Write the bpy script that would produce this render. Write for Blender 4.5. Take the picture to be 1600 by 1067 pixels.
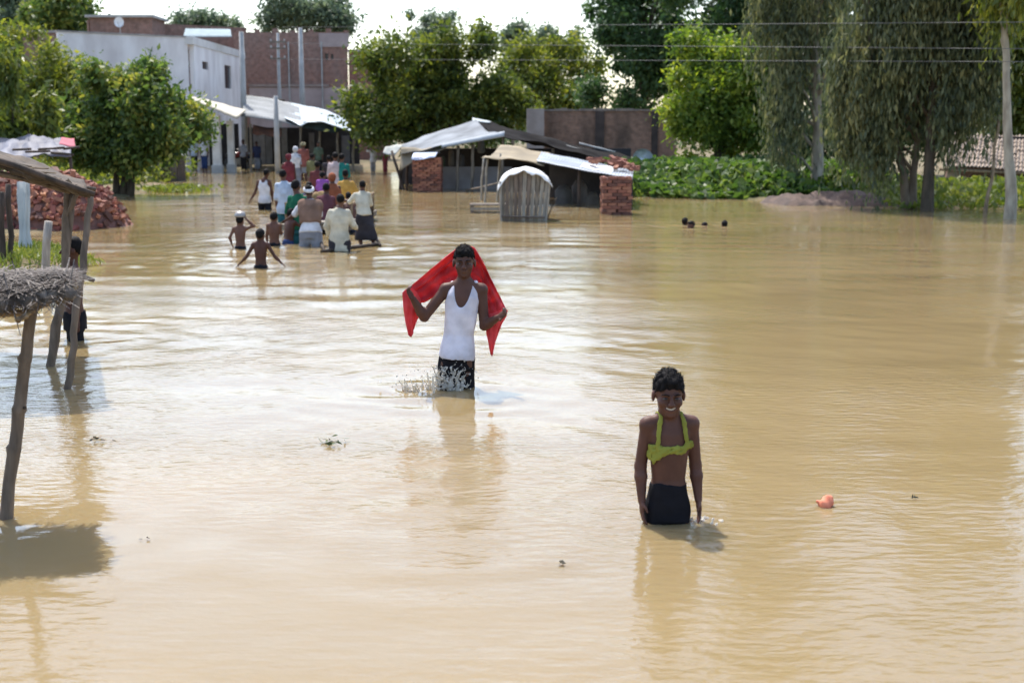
import bpy, math, random
import numpy as np
from mathutils import Vector
random.seed(7); RNG = np.random.default_rng(7)
for o in list(bpy.data.objects): bpy.data.objects.remove(o)
SC = bpy.context.scene
COL = SC.collection
# ------------------------------------------------------------------ camera
FPX, CAMH, HORIZON = 2000.0, 2.0, 205.0
PITCH = math.atan((533.5 - HORIZON) / FPX)
cam = bpy.data.cameras.new('camera'); cam.lens = 45.0; cam.sensor_width = 36.0
cam.clip_start = 0.1; cam.clip_end = 3000
cam_o = bpy.data.objects.new('camera', cam); COL.objects.link(cam_o)
cam_o.location = (0, 0, CAMH); cam_o.rotation_euler = (math.pi/2 - PITCH, 0, 0)
cam.dof.use_dof = True; cam.dof.focus_distance = 9.0; cam.dof.aperture_fstop = 2.8
SC.camera = cam_o
# ------------------------------------------------------------------ sky and sun (sun stands beyond the scene, to the left)
SUN_EL, SUN_AZ = math.radians(60), math.radians(-22)      # azimuth from +Y, negative = left
W = bpy.data.worlds.new('World'); SC.world = W; W.use_nodes = True
nt = W.node_tree; nt.nodes.clear()
sky = nt.nodes.new('ShaderNodeTexSky'); sky.sky_type = 'NISHITA'; sky.sun_disc = False
sky.sun_elevation = SUN_EL; sky.sun_rotation = SUN_AZ
sky.air_density = 1.0; sky.dust_density = 2.0; sky.ozone_density = 0.8
bg = nt.nodes.new('ShaderNodeBackground'); bg.inputs['Strength'].default_value = 0.15
wo = nt.nodes.new('ShaderNodeOutputWorld')
nt.links.new(sky.outputs[0], bg.inputs[0]); nt.links.new(bg.outputs[0], wo.inputs[0])
sl = bpy.data.lights.new('sun', 'SUN'); sl.energy = 2.5; sl.angle = math.radians(0.5); sl.color = (1.0, 0.955, 0.88)
so = bpy.data.objects.new('sun', sl); COL.objects.link(so)
SUNDIR = Vector((math.sin(SUN_AZ)*math.cos(SUN_EL), math.cos(SUN_AZ)*math.cos(SUN_EL), math.sin(SUN_EL)))
so.rotation_euler = SUNDIR.to_track_quat('Z', 'Y').to_euler(); so.location = (-20, 40, 60)
SC.view_settings.view_transform = 'Standard'; SC.view_settings.look = 'None'
SC.view_settings.gamma = 1.0; SC.view_settings.use_curve_mapping = False
SC.view_settings.exposure = 1.24
# ------------------------------------------------------------------ pixel helpers
cp, sp = math.cos(PITCH), math.sin(PITCH)
def ray(px, py):
    u = (px-800)/FPX; v = (533.5-py)/FPX
    return (u, cp+v*sp, -sp+v*cp)
def P(px, py, z=0.0):
    d = ray(px, py); t = (z-CAMH)/d[2]
    return Vector((d[0]*t, d[1]*t, z))
def PY(px, py, Y):
    d = ray(px, py); t = Y/d[1]
    return Vector((d[0]*t, Y, CAMH+d[2]*t))
def SCL(Y): return Y/2027.0
def PW(px, py, A, B):
    """pixel -> (distance along the wall A-B, height)"""
    d = ray(px, py); ux, uy = B[0]-A[0], B[1]-A[1]; L = math.hypot(ux, uy); ux /= L; uy /= L
    # t*d = A + s*u
    det = d[0]*(-uy) + ux*d[1]
    t = (A[0]*(-uy) + ux*A[1])/det
    s = (d[0]*t-A[0])*ux + (d[1]*t-A[1])*uy
    return s, CAMH+d[2]*t
# ------------------------------------------------------------------ materials
MATS = {}
def mat(name, c1, c2=None, scale=3.0, rough=0.8, spec=0.3, bump=0.0, bscale=None, trans=0.0, metal=0.0,
        stretch=(1,1,1), c3=None, detail=5, island=0.0, sheen=0.0):
    if name in MATS: return MATS[name]
    m = bpy.data.materials.new(name); m.use_nodes = True; t = m.node_tree; N = t.nodes; L = t.links
    b = N['Principled BSDF']; out = N['Material Output']
    b.inputs['Roughness'].default_value = rough; b.inputs['Specular IOR Level'].default_value = spec
    b.inputs['Metallic'].default_value = metal
    if c2 is None: c2 = tuple(x*0.75 for x in c1)
    tc = N.new('ShaderNodeTexCoord'); mp = N.new('ShaderNodeMapping'); mp.inputs['Scale'].default_value = stretch
    L.new(tc.outputs['Object'], mp.inputs['Vector'])
    nz = N.new('ShaderNodeTexNoise'); nz.inputs['Scale'].default_value = scale; nz.inputs['Detail'].default_value = detail
    L.new(mp.outputs[0], nz.inputs['Vector'])
    rp = N.new('ShaderNodeValToRGB'); e = rp.color_ramp.elements
    e[0].position = 0.36; e[0].color = (*c2, 1); e[1].position = 0.64; e[1].color = (*c1, 1)
    if c3: 
        x = e.new(0.74); x.color = (*c3, 1)
    L.new(nz.outputs['Fac'], rp.inputs['Fac'])
    col = rp.outputs['Color']
    if island > 0:
        g = N.new('ShaderNodeNewGeometry'); hs = N.new('ShaderNodeHueSaturation')
        mr = N.new('ShaderNodeMapRange'); mr.inputs['To Min'].default_value = 1-island; mr.inputs['To Max'].default_value = 1+island
        L.new(g.outputs['Random Per Island'], mr.inputs['Value']); L.new(mr.outputs[0], hs.inputs['Value'])
        mh = N.new('ShaderNodeMapRange'); mh.inputs['To Min'].default_value = .5-island*.05; mh.inputs['To Max'].default_value = .5+island*.04
        L.new(g.outputs['Random Per Island'], mh.inputs['Value']); L.new(mh.outputs[0], hs.inputs['Hue'])
        L.new(col, hs.inputs['Color']); col = hs.outputs['Color']
    L.new(col, b.inputs['Base Color'])
    if bump > 0:
        n2 = N.new('ShaderNodeTexNoise'); n2.inputs['Scale'].default_value = bscale or scale*4; n2.inputs['Detail'].default_value = 6
        L.new(mp.outputs[0], n2.inputs['Vector'])
        bp = N.new('ShaderNodeBump'); bp.inputs['Strength'].default_value = 0.8; bp.inputs['Distance'].default_value = bump
        L.new(n2.outputs['Fac'], bp.inputs['Height']); L.new(bp.outputs[0], b.inputs['Normal'])
    if trans > 0:
        tr = N.new('ShaderNodeBsdfTranslucent'); mx = N.new('ShaderNodeMixShader'); mx.inputs[0].default_value = trans
        L.new(col, tr.inputs['Color']); L.new(b.outputs[0], mx.inputs[1]); L.new(tr.outputs[0], mx.inputs[2])
        L.new(mx.outputs[0], out.inputs['Surface'])
    MATS[name] = m; return m
def brick_mat(name, ca, cb, mortar, stain=None, bw=0.23, bh=0.075, stain_amt=0.5, patch=None):
    if name in MATS: return MATS[name]
    m = bpy.data.materials.new(name); m.use_nodes = True; t = m.node_tree; N = t.nodes; L = t.links
    b = N['Principled BSDF']; b.inputs['Roughness'].default_value = 0.9; b.inputs['Specular IOR Level'].default_value = 0.15
    tc = N.new('ShaderNodeTexCoord'); sx = N.new('ShaderNodeSeparateXYZ'); L.new(tc.outputs['Object'], sx.inputs[0])
    ad = N.new('ShaderNodeMath'); L.new(sx.outputs[0], ad.inputs[0]); L.new(sx.outputs[1], ad.inputs[1])
    cx = N.new('ShaderNodeCombineXYZ'); L.new(ad.outputs[0], cx.inputs[0]); L.new(sx.outputs[2], cx.inputs[1])
    br = N.new('ShaderNodeTexBrick'); br.inputs['Scale'].default_value = 1.0
    br.inputs['Brick Width'].default_value = bw; br.inputs['Row Height'].default_value = bh
    br.inputs['Mortar Size'].default_value = 0.012; br.inputs['Color1'].default_value = (*ca, 1)
    br.inputs['Color2'].default_value = (*cb, 1); br.inputs['Mortar'].default_value = (*mortar, 1)
    L.new(cx.outputs[0], br.inputs['Vector'])
    col = br.outputs['Color']
    nz = N.new('ShaderNodeTexNoise'); nz.inputs['Scale'].default_value = 0.55; nz.inputs['Detail'].default_value = 7
    mp = N.new('ShaderNodeMapping'); mp.inputs['Scale'].default_value = (1.6, 1.6, 0.6); L.new(tc.outputs['Object'], mp.inputs[0])
    L.new(mp.outputs[0], nz.inputs['Vector'])
    rp = N.new('ShaderNodeValToRGB'); rp.color_ramp.elements[0].position = .45; rp.color_ramp.elements[1].position = .68
    L.new(nz.outputs['Fac'], rp.inputs[0])
    mx = N.new('ShaderNodeMix'); mx.data_type = 'RGBA'
    sm = N.new('ShaderNodeMath'); sm.operation = 'MULTIPLY'; sm.inputs[1].default_value = stain_amt; L.new(rp.outputs[0], sm.inputs[0])
    L.new(sm.outputs[0], mx.inputs['Factor']); L.new(col, mx.inputs['A']); mx.inputs['B'].default_value = (*(stain or mortar), 1)
    col = mx.outputs['Result']
    n2 = N.new('ShaderNodeTexNoise'); n2.inputs['Scale'].default_value = 4; n2.inputs['Detail'].default_value = 6
    L.new(tc.outputs['Object'], n2.inputs['Vector'])
    m2 = N.new('ShaderNodeMix'); m2.data_type = 'RGBA'; m2.blend_type = 'MULTIPLY'; m2.inputs['Factor'].default_value = 0.6
    r2 = N.new('ShaderNodeValToRGB'); r2.color_ramp.elements[0].position = .3; r2.color_ramp.elements[0].color = (.4, .4, .4, 1)
    r2.color_ramp.elements[1].position = .65; L.new(n2.outputs['Fac'], r2.inputs[0])
    L.new(col, m2.inputs['A']); L.new(r2.outputs[0], m2.inputs['B'])
    L.new(m2.outputs['Result'], b.inputs['Base Color'])
    bp = N.new('ShaderNodeBump'); bp.inputs['Distance'].default_value = 0.012; bp.invert = True
    L.new(br.outputs['Fac'], bp.inputs['Height']); L.new(bp.outputs[0], b.inputs['Normal'])
    MATS[name] = m; return m
def leaf_mat(name, c1, c2, c3, trans=0.4, spec=0.35, rough=0.5):
    if name in MATS: return MATS[name]
    m = bpy.data.materials.new(name); m.use_nodes = True; t = m.node_tree; N = t.nodes; L = t.links
    b = N['Principled BSDF']; out = N['Material Output']; b.inputs['Roughness'].default_value = rough; b.inputs['Specular IOR Level'].default_value = spec
    g = N.new('ShaderNodeNewGeometry'); tc = N.new('ShaderNodeTexCoord')
    nz = N.new('ShaderNodeTexNoise'); nz.inputs['Scale'].default_value = 0.9; nz.inputs['Detail'].default_value = 3
    L.new(tc.outputs['Object'], nz.inputs['Vector'])
    a = N.new('ShaderNodeMath'); a.operation = 'MULTIPLY_ADD'; a.inputs[1].default_value = 0.55
    L.new(g.outputs['Random Per Island'], a.inputs[0])
    s = N.new('ShaderNodeMath'); s.operation = 'MULTIPLY_ADD'; s.inputs[1].default_value = 1.3; s.inputs[2].default_value = -0.42
    L.new(nz.outputs['Fac'], s.inputs[0]); L.new(s.outputs[0], a.inputs[2])
    rp = N.new('ShaderNodeValToRGB'); e = rp.color_ramp.elements
    e[0].position = .15; e[0].color = (*c1, 1); e[1].position = .55; e[1].color = (*c2, 1); x = e.new(.92); x.color = (*c3, 1)
    L.new(a.outputs[0], rp.inputs[0]); L.new(rp.outputs[0], b.inputs['Base Color'])
    tr = N.new('ShaderNodeBsdfTranslucent'); mx = N.new('ShaderNodeMixShader'); mx.inputs[0].default_value = trans
    hs = N.new('ShaderNodeHueSaturation'); hs.inputs['Saturation'].default_value = 1.15; hs.inputs['Value'].default_value = 1.5
    L.new(rp.outputs[0], hs.inputs['Color']); L.new(hs.outputs[0], tr.inputs['Color'])
    L.new(b.outputs[0], mx.inputs[1]); L.new(tr.outputs[0], mx.inputs[2]); L.new(mx.outputs[0], out.inputs['Surface'])
    MATS[name] = m; return m
# ------------------------------------------------------------------ mesh helpers
def mesh_np(name, V, faces, nper=4):
    """fast mesh from arrays; faces (M,nper)"""
    V = np.asarray(V, dtype=np.float32); Fc = np.asarray(faces, dtype=np.int32)
    me = bpy.data.meshes.new(name); me.vertices.add(len(V)); me.vertices.foreach_set('co', V.ravel())
    n = len(Fc); me.loops.add(n*nper); me.loops.foreach_set('vertex_index', Fc.ravel())
    me.polygons.add(n); me.polygons.foreach_set('loop_start', np.arange(0, n*nper, nper, dtype=np.int32))
    try: me.polygons.foreach_set('loop_total', np.full(n, nper, dtype=np.int32))
    except Exception: pass
    me.update(calc_edges=True); return me
def link(name, me, m=None, parent=None, loc=None, smooth=False):
    o = bpy.data.objects.new(name, me); COL.objects.link(o)
    if m is not None and me is not None and len(me.materials) == 0: me.materials.append(m)
    if parent is not None: o.parent = parent
    if loc is not None: o.location = loc
    if smooth and me is not None: me.polygons.foreach_set('use_smooth', [True]*len(me.polygons))
    return o
def tag(o, label=None, cat=None, group=None, kind=None):
    if label: o['label'] = label
    if cat: o['category'] = cat
    if group: o['group'] = group
    if kind: o['kind'] = kind
    return o
def empty(name, loc, label=None, cat=None, group=None):
    o = bpy.data.objects.new(name, None); COL.objects.link(o); o.location = loc; o.empty_display_size = .1
    return tag(o, label, cat, group)
class MB:
    """collects shapes; build() links them as one mesh. Points are given in world space and made local to org."""
    def __init__(s, org=(0,0,0)): s.v = []; s.f = []; s.o = Vector(org)
    def add(s, V, F):
        n = len(s.v); s.v += [tuple(Vector(p)-s.o) for p in V]; s.f += [tuple(i+n for i in f) for f in F]; return s
    def box(s, c, size, rz=0.0, jit=0.0):
        hx, hy, hz = size[0]/2, size[1]/2, size[2]/2; V = []
        for z in (-hz, hz):
            for x, y in ((-hx,-hy),(hx,-hy),(hx,hy),(-hx,hy)):
                x += random.uniform(-jit,jit); y += random.uniform(-jit,jit); zz = z+random.uniform(-jit,jit)
                V.append((c[0]+x*math.cos(rz)-y*math.sin(rz), c[1]+x*math.sin(rz)+y*math.cos(rz), c[2]+zz))
        return s.add(V, [(3,2,1,0),(4,5,6,7),(0,1,5,4),(1,2,6,5),(2,3,7,6),(3,0,4,7)])
    def tube(s, pts, rads, n=8, knob=0.0):
        pts = [Vector(p) for p in pts]
        if not hasattr(rads, '__len__'): rads = [rads]*len(pts)
        V = []; F = []
        ref = Vector((0.31, 0.95, 0.05))
        for i, p in enumerate(pts):
            d = (pts[min(i+1, len(pts)-1)] - pts[max(i-1, 0)]).normalized()
            a = d.cross(ref if abs(d.dot(ref)) < .95 else Vector((1,0,0))).normalized(); b = d.cross(a)
            for k in range(n):
                t = 2*math.pi*k/n; r = rads[i]*(1+random.uniform(-knob, knob))
                V.append(p + a*(r*math.cos(t)) + b*(r*math.sin(t)))
        for i in range(len(pts)-1):
            for k in range(n):
                k2 = (k+1) % n; F.append((i*n+k, i*n+k2, (i+1)*n+k2, (i+1)*n+k))
        F.append(tuple(range(n-1, -1, -1))); F.append(tuple((len(pts)-1)*n+k for k in range(n)))
        return s.add(V, F)
    def build(s, name, m, parent=None, smooth=False, loc=None):
        me = bpy.data.meshes.new(name); me.from_pydata([tuple(p) for p in s.v], [], s.f); me.update()
        return link(name, me, m, parent, loc if loc is not None else (None if parent is not None else s.o), smooth)
def wobble(a, b, n, amp, r0, r1):
    a, b = Vector(a), Vector(b); pts = []; rs = []
    for i in range(n+1):
        t = i/n; j = amp*math.sin(math.pi*t)
        pts.append(a.lerp(b, t)+Vector((random.uniform(-j, j), random.uniform(-j, j), 0)))
        rs.append((r0*(1-t)+r1*t)*random.uniform(.9, 1.1))
    return pts, rs
def _hash(ix, iy, iz, seed):
    n = (ix*73856093) ^ (iy*19349663) ^ (iz*83492791) ^ (seed*2654435)
    n = (n ^ (n >> 13)) * 1274126177; n = n ^ (n >> 16)
    return (n & 0xffff)/65535.0
def vnoise(X, Y, Z, seed=0):
    X = np.asarray(X, float); Y = np.asarray(Y, float)+0*X; Z = np.asarray(Z, float)+0*X
    fx, fy, fz = np.floor(X), np.floor(Y), np.floor(Z); ix, iy, iz = fx.astype(np.int64), fy.astype(np.int64), fz.astype(np.int64)
    u, v, w = X-fx, Y-fy, Z-fz; u = u*u*(3-2*u); v = v*v*(3-2*v); w = w*w*(3-2*w); r = 0
    for a in (0, 1):
        for b in (0, 1):
            for c in (0, 1):
                r = r + _hash(ix+a, iy+b, iz+c, seed)*(u if a else 1-u)*(v if b else 1-v)*(w if c else 1-w)
    return r*2-1
def patch(name, front, back, m, nu=24, nv=10, sag=0.0, wr=0.0, wf=3.0, thick=0.01, corr=0.0, corrn=0, parent=None, seed=1, org=None, ragged=0.0):
    """a cloth / sheet ruled between two polylines (world points), with real thickness"""
    def samp(pl, n):
        pl = [Vector(p) for p in pl]; L = [0]
        for a, b in zip(pl, pl[1:]): L.append(L[-1]+(b-a).length)
        o = []
        for i in range(n+1):
            s = L[-1]*i/n; j = 0
            while j < len(pl)-2 and L[j+1] < s: j += 1
            o.append(pl[j].lerp(pl[j+1], (s-L[j])/max(1e-6, L[j+1]-L[j])))
        return np.array([tuple(p) for p in o])
    A, B = samp(front, nu), samp(back, nu)
    t = np.linspace(0, 1, nv+1)[:, None, None]
    G = A[None]*(1-t)+B[None]*t
    ss = np.linspace(0, 1, nu+1)[None, :]; tt = np.linspace(0, 1, nv+1)[:, None]
    G[..., 2] -= sag*4*tt*(1-tt)*np.ones_like(ss)
    if wr: 
        G[..., 2] += wr*vnoise(G[..., 0]*wf, G[..., 1]*wf, 0*G[..., 0], seed) + .5*wr*vnoise(G[..., 0]*wf*2.3, G[..., 1]*wf*2.3, 0*G[..., 0], seed+3)
    if corr: G[..., 2] += corr*np.sin(ss*2*math.pi*corrn)*np.ones_like(tt)
    if ragged:
        G[0] += ragged*(np.stack([RNG.normal(size=nu+1)*.4, RNG.normal(size=nu+1)*.6, RNG.normal(size=nu+1)*.5], 1))
    org = np.array(org if org is not None else tuple(front[0])); G = G-org
    nrm = np.cross(np.gradient(G, axis=1), np.gradient(G, axis=0)); nrm /= np.linalg.norm(nrm, axis=2, keepdims=True)+1e-9
    G2 = G - nrm*thick*np.sign(nrm[..., 2:3]+1e-6)
    V = np.concatenate([G.reshape(-1, 3), G2.reshape(-1, 3)]); n = (nu+1)*(nv+1); F = []
    for j in range(nv):
        for i in range(nu):
            a = j*(nu+1)+i; F.append((a, a+1, a+nu+2, a+nu+1)); F.append((n+a, n+a+nu+1, n+a+nu+2, n+a+1))
    for i in range(nu):
        a = i; F.append((a, n+a, n+a+1, a+1)); a = nv*(nu+1)+i; F.append((a, a+1, n+a+1, n+a))
    for j in range(nv):
        a = j*(nu+1); F.append((a, a+nu+1, n+a+nu+1, n+a)); a = j*(nu+1)+nu; F.append((a, n+a, n+a+nu+1, a+nu+1))
    me = mesh_np(name, V, F)
    return link(name, me, m, parent, None if parent is not None else tuple(org), smooth=True)
# ------------------------------------------------------------------ implicit bodies (continuous figures)
def rz(a):
    c, s = math.cos(a), math.sin(a); return np.array([[c, -s, 0], [s, c, 0], [0, 0, 1.0]])
class Field:
    def __init__(s, lo, hi, res):
        s.lo = np.array(lo, float); s.res = res
        n = np.ceil((np.array(hi)-s.lo)/res).astype(int)+1; s.n = n
        s.ax = [s.lo[i]+res*np.arange(n[i]) for i in range(3)]
        s.F = np.full(n, 0.12, dtype=np.float32)
    def sub(s, lo, hi):
        sl = []
        for i in range(3):
            a = max(0, int(math.floor((lo[i]-s.lo[i])/s.res))); b = min(s.n[i], int(math.ceil((hi[i]-s.lo[i])/s.res))+1)
            if b <= a: return None, None
            sl.append(slice(a, b))
        X, Y, Z = np.meshgrid(*[s.ax[i][sl[i]] for i in range(3)], indexing='ij')
        return tuple(sl), (X, Y, Z)
    def blend(s, sl, d, k, cut=False):
        f = s.F[sl]
        if cut:
            h = np.clip(.5-.5*(f+d)/k, 0, 1); s.F[sl] = f*(1-h)+(-d)*h+k*h*(1-h)
        else:
            h = np.clip(.5+.5*(f-d)/k, 0, 1); s.F[sl] = f*(1-h)+d*h-k*h*(1-h)
    def cone(s, a, b, ra, rb, k=.015, cut=False, flat=None):
        a, b = np.array(a, float), np.array(b, float); m = max(ra, rb)+.06
        sl, G = s.sub(np.minimum(a, b)-m, np.maximum(a, b)+m)
        if sl is None: return
        ab = b-a; X, Y, Z = G; t = np.clip(((X-a[0])*ab[0]+(Y-a[1])*ab[1]+(Z-a[2])*ab[2])/(ab@ab+1e-9), 0, 1)
        d = np.sqrt((X-a[0]-t*ab[0])**2+(Y-a[1]-t*ab[1])**2+(Z-a[2]-t*ab[2])**2)-(ra+(rb-ra)*t)
        s.blend(sl, d, k, cut)
    def ell(s, c, r, R=None, k=.015, cut=False):
        c = np.array(c, float); m = max(r)+.06; sl, G = s.sub(c-m, c+m)
        if sl is None: return
        D = np.stack([G[i]-c[i] for i in range(3)], -1)
        if R is not None: D = D@R          # world -> local (R columns are local axes)
        q = np.sqrt((D[..., 0]/r[0])**2+(D[..., 1]/r[1])**2+(D[..., 2]/r[2])**2)
        q2 = np.sqrt((D[..., 0]/r[0]**2)**2+(D[..., 1]/r[1]**2)**2+(D[..., 2]/r[2]**2)**2)+1e-9
        s.blend(sl, q*(q-1)/q2, k, cut)
    def torso(s, p0, p1, yaw, keys, k=.02, grow=0.0, pw=2.3):
        p0, p1 = np.array(p0, float), np.array(p1, float); ax = p1-p0; L = np.linalg.norm(ax); ax /= L
        xl = rz(yaw)@np.array([1., 0, 0]); xl -= ax*(xl@ax); xl /= np.linalg.norm(xl); yl = np.cross(ax, xl)
        m = max(max(q[1], q[2]) for q in keys)+grow+.07
        sl, G = s.sub(np.minimum(p0, p1)-m, np.maximum(p0, p1)+m)
        if sl is None: return
        D = np.stack([G[i]-p0[i] for i in range(3)], -1); t = (D@ax)/L; x = D@xl; y = D@yl
        T = [q[0] for q in keys]; a = np.interp(t, T, [q[1]+grow for q in keys]); b = np.interp(t, T, [q[2]+grow for q in keys])
        y = y-np.interp(t, T, [(q[3] if len(q) > 3 else 0) for q in keys])
        q = (np.abs(x/a)**pw+np.abs(y/b)**pw)**(1/pw); d = (q-1)*np.minimum(a, b)
        d = np.maximum(d, np.maximum(-t*L, (t-1)*L)); s.blend(sl, d, k)
    def clip(s, fn):
        X, Y, Z = np.meshgrid(*s.ax, indexing='ij'); s.F = np.maximum(s.F, fn(X, Y, Z)).astype(np.float32)
    def noise(s, amp, f, seed=0, anis=(1,1,1)):
        idx = np.nonzero(np.abs(s.F) < amp*2+s.res*2.5)
        X, Y, Z = [s.ax[i][idx[i]] for i in range(3)]
        s.F[idx] += amp*vnoise(X*f*anis[0], Y*f*anis[1], Z*f*anis[2], seed)
    def mesh(s, name, smooth=1):
        F = s.F; F[0] = F[-1] = .05; F[:, 0] = F[:, -1] = .05; F[:, :, 0] = F[:, :, -1] = .05
        ins = F < 0; n = np.array(F.shape)-1
        cs = np.zeros(n, int)
        for i in (0, 1):
            for j in (0, 1):
                for k in (0, 1): cs += ins[i:n[0]+i, j:n[1]+j, k:n[2]+k]
        act = (cs > 0) & (cs < 8); I = np.argwhere(act); idm = np.full(n, -1, np.int64); idm[act] = np.arange(len(I))
        acc = np.zeros((len(I), 3)); cnt = np.zeros(len(I))
        for ax in range(3):
            o = [a for a in range(3) if a != ax]
            for b in (0, 1):
                for c in (0, 1):
                    p = I.copy(); p[:, o[0]] += b; p[:, o[1]] += c; q = p.copy(); q[:, ax] += 1
                    fa = F[p[:, 0], p[:, 1], p[:, 2]]; fb = F[q[:, 0], q[:, 1], q[:, 2]]; mk = (fa < 0) != (fb < 0)
                    t = np.where(mk, fa/(fa-fb+1e-12), 0); w = p.astype(float); w[:, ax] += t
                    acc[mk] += w[mk]; cnt[mk] += 1
        V = acc/cnt[:, None]*s.res+s.lo; Q = []
        for ax in range(3):
            o = ((ax+1) % 3, (ax+2) % 3); A = np.take(F, range(0, F.shape[ax]-1), ax); B = np.take(F, range(1, F.shape[ax]), ax)
            for sgn in (0, 1):
                mk = ((A < 0) & (B >= 0)) if sgn == 0 else ((A >= 0) & (B < 0)); E = np.argwhere(mk)
                if not len(E): continue
                cs4 = []
                for d1, d2 in ((-1, -1), (0, -1), (0, 0), (-1, 0)):
                    e = E.copy(); e[:, o[0]] += d1; e[:, o[1]] += d2; cs4.append(idm[e[:, 0], e[:, 1], e[:, 2]])
                q = np.stack(cs4, 1); Q.append(q if sgn == 0 else q[:, ::-1])
        Q = np.concatenate(Q); Q = Q[(Q >= 0).all(1)]
        for _ in range(smooth):
            S = np.zeros_like(V); C = np.zeros(len(V))
            for a in range(4):
                b = (a+1) % 4; np.add.at(S, Q[:, a], V[Q[:, b]]); np.add.at(C, Q[:, a], 1); np.add.at(S, Q[:, b], V[Q[:, a]]); np.add.at(C, Q[:, b], 1)
            V = V*.5+.5*S/np.maximum(C, 1)[:, None]
        return mesh_np(name, V, Q)
# ================================================================== SETTING
def axis(*segs):
    o = []
    for a, b, st in segs: o += list(np.arange(a, b, st))
    o.append(segs[-1][1]); return np.array(o)
def grid_mesh(name, xs, ys, Z):
    X, Y = np.meshgrid(xs, ys); V = np.stack([X, Y, Z], -1).reshape(-1, 3); nx = len(xs)
    i, j = np.meshgrid(np.arange(nx-1), np.arange(len(ys)-1)); a = (j*nx+i).ravel()
    return mesh_np(name, V, np.stack([a, a+1, a+nx+1, a+nx], 1))
def poly_sd(X, Y, poly):
    """positive inside"""
    d = np.full(X.shape, 1e9); ins = np.zeros(X.shape, bool); n = len(poly)
    for i in range(n):
        (ax, ay), (bx, by) = poly[i], poly[(i+1) % n]; ex, ey = bx-ax, by-ay
        t = np.clip(((X-ax)*ex+(Y-ay)*ey)/(ex*ex+ey*ey), 0, 1); d = np.minimum(d, np.hypot(X-ax-t*ex, Y-ay-t*ey))
        c = ((ay > Y) != (by > Y)) & (X < (bx-ax)*(Y-ay)/(by-ay+1e-12)+ax); ins ^= c
    return np.where(ins, d, -d)
BANKS = [[(-7,17.6),(-6.0,19.4),(-6.8,21.0),(-12.5,21.8),(-13,24.9),(-8.8,25.3),(-8.4,27.5),(-9.5,30),(-12,34),(-11.6,42),(-14.5,57),(-18,66),(-160,66),(-160,17.6)],
         [(-160,68),(-13,68),(-6,64),(0,57),(3.2,50),(3.2,39.8),(6,38.4),(8.6,36.5),(11,34),(14,33),(60,32),(160,32),(160,600),(-160,600)]]
GZ = -0.6
def ground_z(X, Y):
    X = np.asarray(X, float); Y = np.asarray(Y, float)
    d = np.maximum(poly_sd(X, Y, BANKS[0]), poly_sd(X, Y, BANKS[1])) + .5*vnoise(X*.9, Y*.9, 0*X, 5)
    t = np.clip((d+1.3)/2.2, 0, 1); t = t*t*(3-2*t)
    return GZ + t*.69 + .04*vnoise(X*1.7, Y*1.7, 0*X, 9)*t
def gz(x, y): return float(ground_z(np.array([[x]]), np.array([[y]]))[0, 0])
gx = axis((-900,-60,60),(-60,-22,2),(-22,22,.5),(22,60,2),(60,900,60)); gy = axis((-60,2,8),(2,16,2),(16,72,.5),(72,110,3),(110,1500,90))
GX, GY = np.meshgrid(gx, gy)
gnd = link('ground', grid_mesh('ground', gx, gy, ground_z(GX, GY)), mat('ground_soil', (.20,.145,.085), (.11,.10,.045), scale=.8, bump=.03, bscale=9, rough=.95), smooth=True)
tag(gnd, kind='structure')
# --- water: muddy flood with ripples and wakes
MAN = P(714, 603); BOY = P(1045, 811)
WAKES = [(MAN.x, MAN.y, .008, .34, .9), (MAN.x-.35, MAN.y-.1, .009, .27, .6), (BOY.x, BOY.y, .008, .24, .5), (BOY.x-1.0, BOY.y-.25, .008, .55, 1.1),
         (P(700,720).x, P(700,720).y, .008, .5, 1.2), (P(105,606).x, P(105,606).y, .004, .2, .5), (P(80,570).x, P(80,570).y, .004, .2, .5),
         (P(12,806).x, P(12,806).y, .004, .18, .4)]
for q in ((375,388),(408,417),(430,385),(415,330),(470,382),(490,384),(530,392),(585,385),(1075,350),(1132,352),(120,530)):
    p = P(*q); WAKES.append((p.x, p.y, .012, .5, 1.4))
wx = axis((-220,-24,7),(-24,-7,.2),(-7,7,.055),(7,24,.2),(24,220,7)); wy = axis((-20,2,2),(2,4,.12),(4,14,.05),(14,50,.16),(50,92,.8),(92,100,4))
WX, WY = np.meshgrid(wx, wy); WZ = np.zeros_like(WX)
rw = np.random.default_rng(3)
for i in range(40):
    lam = .20*(10.0**rw.random()); th = math.pi/2+rw.normal()*.48; k = 2*math.pi/lam; ph = rw.random()*6.28
    md = .5+.5*vnoise(WX*.45/lam**.5+i*7.1, WY*.3/lam**.5, 0*WX, 20+i)
    WZ += .00095*lam**.5*md*np.sin(k*(WX*math.cos(th)+WY*math.sin(th))+ph)
calm = .45+.95*np.clip((WY-6)/10, 0, 1)+.35*np.clip(vnoise(WX*.35, WY*.22, 0*WX, 77), -1, 1)
WZ *= np.clip(calm, .25, 2.1)
for x, y, a, lam, ex in WAKES:
    r = np.hypot(WX-x, (WY-y)); r = np.abs(r+.16*vnoise(WX*1.4, WY*1.4, 0*WX, 6)+.06*vnoise(WX*4, WY*4, 0*WX, 7)); WZ += a*np.exp(-r/ex)*np.cos(2*math.pi*r/lam)*np.clip(r/.12, 0, 1)*(.6+.4*vnoise(WX*2, WY*2, 0*WX, 4))
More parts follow.
